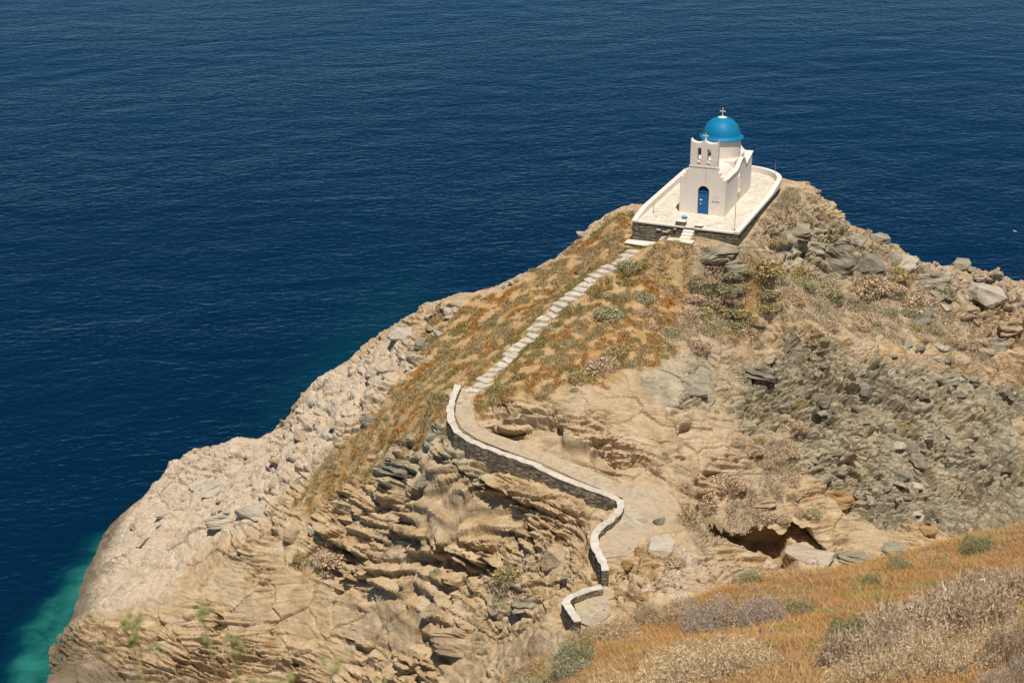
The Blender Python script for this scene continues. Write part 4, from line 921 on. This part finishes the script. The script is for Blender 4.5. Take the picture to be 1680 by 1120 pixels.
def scatter(poly, n, kinds, rmin, rmax, label, group, seed):
    g = np.random.default_rng(seed); us = [p[0] for p in poly]; vs_ = [p[1] for p in poly]; c = 0; tries = 0
    while c < n and tries < n*30:
        tries += 1; u, v = g.uniform(min(us), max(us)), g.uniform(min(vs_), max(vs_))
        if polymask(np.array([u]), np.array([v]), poly, .01)[0] < .5: continue
        h = hit(u, v)
        if h is None: continue
        i, j = int((h[0].y-Y0)/ST), int((h[0].x-X0)/ST)
        if still[min(i, nyv-1), min(j, nxv-1)] > .25 or dup_[min(i, nyv-1), min(j, nxv-1)] < 1.0: continue
        k = kinds[int(g.integers(0, len(kinds)))]; r = float(g.uniform(rmin, rmax)**1.0)
        shrub(h[0]-Vector((0, 0, .08*r)), r, k, label[k], group, .85, False); c += 1
GW = [(1085,325),(1000,365),(850,470),(750,510),(690,590),(620,700),(500,820),(620,740),(740,715),(750,620),(860,565),(1030,405)]
scatter(GW, 48, ['sage', 'olive', 'dry'], .18, .5, {'sage': 'small sage green cushion in the orange grass left of the steps', 'olive': 'small olive cushion in the orange grass left of the steps', 'dry': 'small dry brown cushion in the orange grass left of the steps'}, 'cushion shrubs on the western grass slope', 1)
GE = [(1070,415),(1125,410),(1115,500),(1085,600),(1000,625),(880,655),(790,665),(870,570),(960,490)]
scatter(GE, 38, ['sage', 'olive', 'dry'], .22, .75, {'sage': 'sage green cushion on the orange slope right of the steps', 'olive': 'olive cushion on the orange slope right of the steps', 'dry': 'dry brown cushion on the orange slope right of the steps'}, 'cushion shrubs on the eastern grass slope', 2)
GS = [(1140,440),(1240,420),(1300,450),(1400,460),(1470,420),(1560,500),(1620,590),(1480,560),(1300,520),(1200,560),(1100,590)]
scatter(GS, 112, ['sage', 'olive', 'dry', 'dry'], .45, 1.35, {'sage': 'grey green shrub in the scrub below the church', 'olive': 'olive shrub in the scrub below the church', 'dry': 'pinkish dry shrub in the scrub below the church'}, 'scrub on the slope below the church', 3)
GT = [(1220,330),(1300,315),(1340,345),(1300,400),(1225,400)]
scatter(GT, 14, ['dry', 'dry', 'olive'], .35, .8, {'olive': 'olive tuft on the rocks right of the terrace', 'dry': 'straw coloured tuft on the rocks right of the terrace'}, 'tufts beside the terrace', 4)
GR = [(1240,560),(1660,560),(1660,840),(1500,860),(1330,790)]
scatter(GR, 14, ['dry', 'olive', 'sage'], .12, .38, {'sage': 'small grey green tuft on the grey scree', 'olive': 'small olive tuft on the grey scree', 'dry': 'small dry tuft on the grey scree'}, 'tufts on the scree', 5)
GL = [(1100,800),(1230,700),(1300,760),(1330,860),(1180,880),(1100,860)]
scatter(GL, 28, ['dry', 'olive'], .3, .95, {'olive': 'olive bush on the sandy slope above the hollow', 'dry': 'dry brown bush on the sandy slope above the hollow'}, 'bushes above the hollow', 6)
GC = [(430,920),(600,900),(760,960),(700,1040),(500,1040)]
scatter(GC, 10, ['dry', 'olive'], .10, .3, {'olive': 'tiny olive tuft on the western cliff', 'dry': 'tiny dry tuft on the western cliff'}, 'tufts on the western cliff', 7)

# ================================================================== BOULDERS AND LOOSE ROCK
def rock_tint(name, stops):
    t = NT(name, .9, .12)
    n1 = t.noise(1.6, 7, .65, t.mapv(t.co, (.7, .7, 3.0))); n2 = t.noise(9, 5, .7)
    c = t.ramp(n1, stops); c = t.mix(t.ramp(n2, [(.35, .3), (.52, 0)]), c, (.13, .11, .08))
    return t.out(c, t.bump(n2, .6, .03, t.bump(n1, .9, .10)))
RM = {'pale': rock_tint('pale_rock', [(.3, (.36, .31, .24)), (.5, (.50, .44, .36)), (.7, (.58, .52, .44))]),
      'grey': rock_tint('grey_rock', [(.3, (.17, .155, .12)), (.5, (.32, .29, .22)), (.7, (.45, .41, .315))]),
      'dark': rock_tint('dark_rock', [(.3, (.11, .10, .08)), (.5, (.22, .20, .155)), (.7, (.34, .305, .235))]),
      'tan': rock_tint('tan_rock', [(.3, (.27, .19, .11)), (.5, (.42, .32, .21)), (.7, (.52, .43, .31))]),
      'ochre': rock_tint('ochre_rock', [(.3, (.22, .13, .055)), (.5, (.38, .24, .11)), (.7, (.47, .34, .20))])}
def boulder_mesh(name, seed, layered=0.):
    g = np.random.default_rng(seed); bm = bmesh.new()
    for i in range(16):
        d = g.normal(0, 1, 3); d /= np.linalg.norm(d); d = np.sign(d)*np.abs(d)**.75
        bm.verts.new(d*g.uniform(.75, 1.05)*np.array([1, 1, .8]))
    r = bmesh.ops.convex_hull(bm, input=bm.verts)
    bmesh.ops.delete(bm, geom=[v for v in bm.verts if not v.link_faces], context='VERTS')
    bmesh.ops.bevel(bm, geom=list(bm.edges), offset=.05, segments=1, affect='EDGES', clamp_overlap=True)
    bmesh.ops.triangulate(bm, faces=bm.faces); bmesh.ops.subdivide_edges(bm, edges=bm.edges, cuts=3, use_grid_fill=True)
    co = np.array([v.co[:] for v in bm.verts]); no = co/np.linalg.norm(co, axis=1)[:, None]
    s = co[:, 2]*(4+5*layered)+co[:, 0]*.6; k = np.floor(s)
    d = fbm(co[:, 0]*1.6+seed, co[:, 1]*1.6, co[:, 2]*1.6, 4, seed)*.10+(h01(k.astype(np.int64), k.astype(np.int64)*0+seed, k.astype(np.int64)*0, 3)-.5)*(.05+.22*layered)
    co = co+no*np.stack([d, d, d*.4], 1)
    for v, c in zip(bm.verts, co): v.co = c
    me = bpy.data.meshes.new(name); bm.to_mesh(me); bm.free()
    return me
BMESH = [boulder_mesh('boulder', 500+i, 0) for i in range(5)]+[boulder_mesh('boulder', 540+i, 1) for i in range(4)]
def rock_obj(name, mesh, mat, loc, sx, sy, sz, rot, label, cat, group=None):
    o = bpy.data.objects.new(name, mesh); link(o); o.location = loc; o.scale = (sx, sy, sz); o.rotation_euler = rot
    if not mesh.materials: mesh.materials.append(mat)
    o.material_slots[0].link = 'OBJECT'; o.material_slots[0].material = mat
    return tag(o, label, cat, group)
BO = [(1081,852,22,30,'grey',0,'upright grey slab of rock standing at the inner edge of the broad path'),(1086,897,62,40,'pale',0,'pale smooth boulder on the knoll right of the saddle path'),(1050,905,26,26,'ochre',1,'rust coloured boulder at the inner edge of the path end'),
 (1030,925,26,24,'ochre',0,'brown blocky boulder next to the end of the long path wall'),(1000,935,22,20,'tan',0,'tan stone wedged between the two path walls'),(755,1042,96,70,'tan',1,'big banded boulder overhanging the lower gully'),(517,866,28,26,'pale',0,'pale squared boulder perched above the western cliff'),
 (480,876,46,34,'tan',0,'tan boulder left of the squared pale boulder on the cliff top'),(350,800,62,34,'pale',1,'flat pale slab with a dark undercut on the western slope'),(365,850,60,34,'pale',1,'rounded layered pale boulder under the undercut slab'),(410,835,60,40,'pale',0,'rounded pale boulder right of the undercut slab'),
 (1580,434,38,28,'grey',0,'grey boulder sitting on the eastern skyline'),(1445,392,46,26,'grey',0,'tilted grey boulder on the skyline right of the church'),(1408,392,30,28,'pale',0,'pale rock on the skyline right of the church'),(958,384,26,16,'pale',0,'small pale rock on the skyline left of the church'),
 (745,496,28,16,'pale',0,'small pale rock on the skyline left of the steps'),(735,510,18,16,'pale',0,'pale stone beside the skyline rock left of the steps'),(690,562,38,30,'grey',0,'grey rock with dark gaps at the edge of the western grass'),(655,548,56,24,'pale',1,'pale jutting ledge rock on the western skyline'),
 (605,690,34,34,'grey',0,'grey rounded rock at the left edge of the orange grass'),(1505,520,66,46,'dark',1,'dark layered rock block under the mauve shrub on the eastern slope'),(1372,418,84,84,'dark',1,'dark overhanging crag right of the church'),(1308,378,60,34,'grey',1,'grey broken crag right of the terrace wall'),
 (1255,612,74,40,'dark',1,'dark slanted slab at the top left of the grey scree'),(1350,655,40,30,'dark',0,'dark block in the upper middle of the grey scree'),(1378,812,62,50,'ochre',1,'brown layered block at the left foot of the grey scree'),(1525,868,40,20,'ochre',0,'yellowish tilted slab at the foot of the grey scree'),
 (1255,820,60,26,'tan',1,'tan ledge rock with a dark gap above the hollow'),(1240,735,20,24,'grey',0,'grey block above a dark cleft on the tan slope'),(1615,566,52,50,'tan',1,'tan layered boulder on the eastern slope by the right edge'),(1650,640,34,32,'grey',0,'rounded grey boulder near the right edge of the scree'),
 (1670,700,34,40,'tan',0,'tan boulder at the right edge above a dark hollow'),(1165,415,92,44,'grey',1,'broad pale grey outcrop at the foot of the terrace corner'),(1215,432,60,30,'grey',1,'grey outcrop right of the broad rock at the terrace corner'),(1335,915,92,34,'pale',0,'large pale boulder at the foot of the slope behind the near grass'),
 (1405,912,72,26,'grey',1,'bluish grey boulder right of the large pale boulder'),(1470,902,60,20,'grey',0,'low grey boulder at the edge of the near grass'),(1215,940,64,16,'grey',1,'flat bluish grey slab in front of the dark hollow'),(908,915,60,64,'tan',1,'blocky tan outcrop left of the path wall end'),
 (862,985,60,50,'grey',1,'pale grey broken rocks below the blocky tan outcrop'),(950,446,16,14,'dark',0,'small dark rock in the grass left of the upper steps'),(1140,510,42,30,'grey',1,'greenish grey rock at the left of the scrub'),(1140,640,50,26,'grey',1,'grey ledge rock above the tan rock face'),
 (660,765,80,50,'dark',1,'dark grey crag under the tip of the orange grass'),(700,785,50,26,'dark',1,'small dark grey crag right of the big one under the grass'),(1490,735,40,30,'dark',0,'dark angular block in the middle of the grey scree'),(1440,690,34,26,'grey',0,'grey angular block left of the dark one in mid scree'),
 (1420,640,36,26,'dark',0,'dark angular block at the top of the grey scree'),(1480,780,36,24,'dark',0,'dark block low in the middle of the grey scree'),(1560,620,40,24,'grey',1,'grey slab on the upper right of the scree'),(1600,735,40,24,'grey',0,'grey block on the right of the scree'),
 (820,702,22,16,'tan',0,'tan rock beside the bend of the path'),(705,1000,40,30,'tan',1,'tan block above the big ochre boulder'),(1392,396,54,60,'grey',1,'tall grey crag on the skyline behind the dark overhang'),(1425,432,64,46,'dark',1,'dark blocky rock right of the overhanging crag'),(1340,402,70,40,'grey',1,'grey ledge rock left of the overhanging crag'),
 (1482,432,62,40,'pale',1,'pale blocky rock below the eastern skyline'),(1535,455,70,44,'grey',1,'grey tumbled block under the eastern skyline boulder'),(1622,482,70,40,'pale',0,'pale slab near the right edge of the eastern ridge'),(1662,528,56,50,'tan',1,'tan block at the right edge under the pale slabs'),(1575,512,60,40,'tan',1,'tan blocky rock midway along the eastern ridge'),
 (1640,560,40,36,'grey',1,'grey cracked rock beside the tan layered boulder')]
for i, (u, v, w, h_, k, lay, l) in enumerate(BO):
    h = hit(u, v+h_*.25)
    if h is None: continue
    s = h[2]/FPX; m = BMESH[(5+i % 4) if lay else i % 5]
    rock_obj('boulder', m, RM[k], h[0]+Vector((0, .15*w*s, .12*h_*s)), w*s*.52, w*s*.42, h_*s*.55, (rnd.uniform(-.2, .2), rnd.uniform(-.15, .25), rnd.uniform(-.5, .5)), l, 'boulder')
def rubble(poly, n, smin, smax, kinds, lab, group, seed):
    g = np.random.default_rng(seed); us = [p[0] for p in poly]; vs_ = [p[1] for p in poly]; c = 0; tr = 0
    while c < n and tr < n*20:
        tr += 1; u, v = g.uniform(min(us), max(us)), g.uniform(min(vs_), max(vs_))
        if polymask(np.array([u]), np.array([v]), poly, .01)[0] < .5: continue
        h = hit(u, v)
        if h is None: continue
        s = float(smin+(smax-smin)*g.random()**2.2); k = kinds[int(g.integers(0, len(kinds)))]
        rock_obj('rock', BMESH[int(g.integers(0, 9))], RM[k], h[0]+Vector((0, 0, s*.15)), s, s*float(g.uniform(.5, .9)), s*float(g.uniform(.25, .6)), tuple(g.uniform(-.6, .6, 2))+(float(g.uniform(0, 6.28)),), lab[k], 'rock', group); c += 1
rubble([(1220,600),(1300,560),(1670,560),(1670,840),(1500,865),(1340,790)], 130, .14, .9, ['grey', 'dark', 'grey', 'pale'], {'grey': 'grey broken rock lying on the scree', 'dark': 'dark broken rock lying on the scree', 'pale': 'pale broken rock lying on the scree'}, 'broken rocks on the scree', 41)
rubble([(830,900),(1000,900),(1110,880),(1180,950),(1050,1000),(880,1010),(720,1060)], 36, .15, .5, ['tan', 'ochre', 'grey'], {'tan': 'tan loose rock around the saddle', 'ochre': 'brown loose rock around the saddle', 'grey': 'grey loose rock around the saddle'}, 'loose rocks around the saddle', 42)
rubble([(1400,380),(1520,430),(1680,460),(1680,560),(1540,510)], 50, .3, 1.0, ['grey', 'pale', 'tan'], {'grey': 'grey rock along the eastern ridge', 'pale': 'pale rock along the eastern ridge', 'tan': 'tan rock along the eastern ridge'}, 'rocks along the eastern ridge', 43)
rubble([(290,770),(400,725),(470,700),(560,640),(640,560),(620,640),(480,790),(400,860),(280,880),(200,940),(220,860)], 26, .3, 1.2, ['pale', 'pale', 'tan'], {'pale': 'smooth pale rock on the western slab', 'tan': 'smooth tan rock on the western slab'}, 'rocks on the western slab', 45)
rubble([(700,505),(745,490),(850,455),(860,465),(760,510),(700,600),(640,650),(620,600),(640,550)], 34, .2, .7, ['pale', 'pale', 'grey'], {'pale': 'pale rock along the western skyline', 'grey': 'grey rock along the western skyline'}, 'rocks along the western skyline', 44)

# ================================================================== NEAR BUSHES
def near_mesh(name, pal, wts, n, size, seed, **k): return shrub_mesh(name, pal, wts, n, size, seed, **k)
NP = {'lavender': ([(0.492, 0.404, 0.327), (0.61, 0.509, 0.416), (0.376, 0.305, 0.238), (0.7, 0.59, 0.487)], (3, 3, 2, 1)), 'cream': ([(0.739, 0.562, 0.363), (0.78, 0.68, 0.464), (0.591, 0.429, 0.262), (0.444, 0.31, 0.174)], (3, 3, 2, 1)),
      'twig': ([(0.564, 0.445, 0.309), (0.684, 0.553, 0.396), (0.429, 0.329, 0.221), (0.778, 0.631, 0.467)], (3, 3, 2, 1)), 'green': ([(0.302, 0.304, 0.149), (0.428, 0.394, 0.198), (0.535, 0.47, 0.264), (0.213, 0.228, 0.107)], (3, 3, 2, 1)),
      'greygreen': ([(0.436, 0.436, 0.29), (0.554, 0.541, 0.396), (0.343, 0.35, 0.218), (0.634, 0.594, 0.475)], (3, 3, 2, 1)), 'straw': ([(0.634, 0.488, 0.304), (0.554, 0.409, 0.251), (0.462, 0.343, 0.224), (0.726, 0.594, 0.409)], (3, 3, 2, 2))}
NM = {k: [near_mesh('near_%s_foliage' % k, *NP[k], 8500, {'twig': .05, 'lavender': .035, 'green': .06, 'straw': .05}.get(k, .035), 700+17*j+i, lobes=10, flat=.7, twig={'twig': .5, 'lavender': .25, 'green': .35, 'straw': .5}.get(k, .1), long=2.8, open_=.10) for i in range(2)] for j, k in enumerate(NP)}
NST = stems_mesh('near_stems', 9, .7, .5, 26, M_TWIG, .012)
NB = [(1205,1010,140,74,'lavender','purplish grey thorny cushion in the middle of the near slope',3),(1195,1078,150,66,'cream','cream coloured low cushion below the purplish grey one',2),(1105,1128,220,66,'cream','wide cream cushion at the bottom edge of the photo',3),(905,1126,130,56,'greygreen','pale grey green cushion at the bottom edge left of the cream one',2),
 (945,1080,72,52,'green','feathery green bush above the pale grey green cushion',1),(1440,1062,150,96,'twig','grey twiggy end of the long thicket',2),(1535,1018,185,96,'twig','long grey twiggy bush in the thicket on the right',3),(1650,970,170,84,'twig','uppermost grey twiggy bush at the right edge',3),(1490,1092,190,84,'cream','cream brown bush at the foot of the thicket',3),
 (1590,1066,190,100,'cream','pale cream bush in the middle of the thicket',2),(1672,1060,90,100,'twig','dark twiggy bush at the right edge below the others',2),(1390,1040,56,56,'green','green bush at the left tip of the thicket',1),(1605,896,52,36,'green','dark green bush on the crest of the near slope',1),(1477,926,48,24,'green','low green bush on the crest by the grey boulder',1),
 (1232,948,44,22,'green','small green bush on the crest in front of the flat slab',1),(1166,966,50,24,'green','small dark green bush at the crest above the purplish cushion',1),(1092,1012,96,44,'straw','pale straw bush on the crest below the small wall',2),(1040,1022,80,34,'straw','wispy straw bush at the lower end of the paved path',2),(1128,990,56,34,'lavender','greyish bush on the crest left of the purplish cushion',1),
 (1665,1128,110,60,'lavender','grey bush in the bottom right corner',2),(1430,950,36,24,'green','small green plant in the orange grass near the crest',1),(1310,1000,60,34,'green','thin green plants right of the purplish cushion',1),(985,1042,110,44,'straw','straw bush hiding the end of the paved path',2),(860,1096,60,34,'straw','straw coloured tuft on the left end of the near crest',1)]
for u, v, w, h_, k, l, nl in NB:
    r0 = hit(u, min(v, 1118)+h_*.3 if v < 1100 else v, (hillo,))
    if r0 is None: continue
    s = r0[2]/FPX; e = tag(empty('cushion_bush', r0[0]), l, 'bush')
    for q in range(nl):
        f = 0 if nl == 1 else (q-(nl-1)/2)/nl
        r_ = w*s*(.56 if nl == 1 else .42)*rnd.uniform(.9, 1.15); x_ = f*w*s*1.0; y_ = rnd.uniform(-.3, .3)*r_
        zg = float(hill(np.array([r0[0].x+x_]), np.array([r0[0].y+y_]))[0])-r0[0].z
        o = link(bpy.data.objects.new('foliage', NM[k][q % 2]), e); o.location = (x_, y_, zg-.03); o.scale = (r_*1.05, r_, h_*s*1.55*rnd.uniform(.85, 1.1)); o.rotation_euler = (0, 0, rnd.uniform(0, 6.28))
        o = link(bpy.data.objects.new('stems', NST), e); o.location = (x_, y_, zg-.05); o.scale = (r_, r_, h_*s); o.rotation_euler = (0, 0, rnd.uniform(0, 6.28))

# ================================================================== SLENDER PLANTS CLOSE TO THE CAMERA
M_STEM = plain('green_stem', (.33, .36, .13), .7, .2, .2, 8)
M_BUD = plain('green_bud', (.30, .32, .12), .7, .2, .25, 20)
def umbel_plant(u, v, d, label, spread, hgt, heads, seed):
    g = random.Random(seed); top = Vector(ray(u, v))*d+CAMP
    gz = float(hill(np.array([top.x]), np.array([top.y]))[0]); base_ = Vector((top.x+g.uniform(.0, .06), top.y, gz-.02))
    e = tag(empty('wild_fennel', base_), label, 'plant'); T = top-base_
    mb = MB(); mid = T*.6; fork = T*.72
    mb.tube([Vector((0, 0, 0)), T*.3+Vector((.012, 0, 0)), mid, fork], [.006, .005, .0045, .004], 6); mb.build('stem', M_STEM, e)
    tips = []
    for k in range(heads):
        a = g.uniform(0, 6.28); b = T*g.uniform(.62, .74); tip = T*g.uniform(.84, 1.0)+Vector((math.cos(a)*spread, math.sin(a)*spread, 0))*g.uniform(.4, 1)
        mb = MB(); mb.tube([b, b*.5+tip*.5+Vector((0, 0, -.02)), tip], [.003, .0025, .002], 5); br = mb.build('branch', M_STEM, e)
        mb = MB()
        for q in range(5):
            c = tip+Vector((g.uniform(-.022, .022), g.uniform(-.022, .022), g.uniform(-.004, .03)))
            mb.tube([tip, c], .0014, 4); r = g.uniform(.005, .009)
            mb.lathe([(.001, -r*1.6), (r, -r*.3), (r*.8, r*.8), (.001, r*1.7)], 7, tuple(c))
        mb.build('flower_head', M_BUD, br)
umbel_plant(232, 945, 5.0, 'tall blurred yellow green plant in front of the western rocks at far left', .10, 1.3, 5, 1)
umbel_plant(365, 1000, 4.7, 'blurred green plant right of the tallest one near the bottom left', .08, 1.2, 5, 2)
umbel_plant(500, 1075, 4.4, 'low blurred green plant at the bottom edge below the cliff', .09, 1.0, 6, 3)
umbel_plant(645, 1100, 4.6, 'faint blurred green tip at the bottom edge right of the other plants', .05, 1.0, 4, 4)
# a white gull low over the sea
gp = Vector(ray(1665.5, 379.6))*190+CAMP
e = tag(empty('seagull', gp, .5), 'tiny white seabird flying over the dark sea at far right', 'bird')
M_GULL = plain('white_feathers', (.8, .8, .78), .8)
mb = MB(); mb.lathe([(.004, -.24), (.045, -.12), (.062, 0), (.05, .12), (.035, .17), (.004, .24)], 10)
e.scale = (.62, .62, .62)
o = mb.build('body', M_GULL, e, smooth=True); o.rotation_euler = (0, math.pi/2, 0)
for s in (-1, 1):
    mb = MB(); mb.add([(.08, s*.04, .03), (-.07, s*.04, .03), (-.06, s*.3, .10), (-.16, s*.62, .04), (.0, s*.34, .12), (.08, s*.04, .015), (-.07, s*.04, .015), (-.06, s*.3, .085), (-.16, s*.62, .035), (.0, s*.34, .105)],
        [(0, 1, 2, 4), (4, 2, 3), (5, 9, 7, 6), (9, 8, 7), (0, 4, 9, 5), (4, 3, 8, 9), (3, 2, 7, 8), (2, 1, 6, 7), (1, 0, 5, 6)]); mb.build('wing', M_GULL, e)
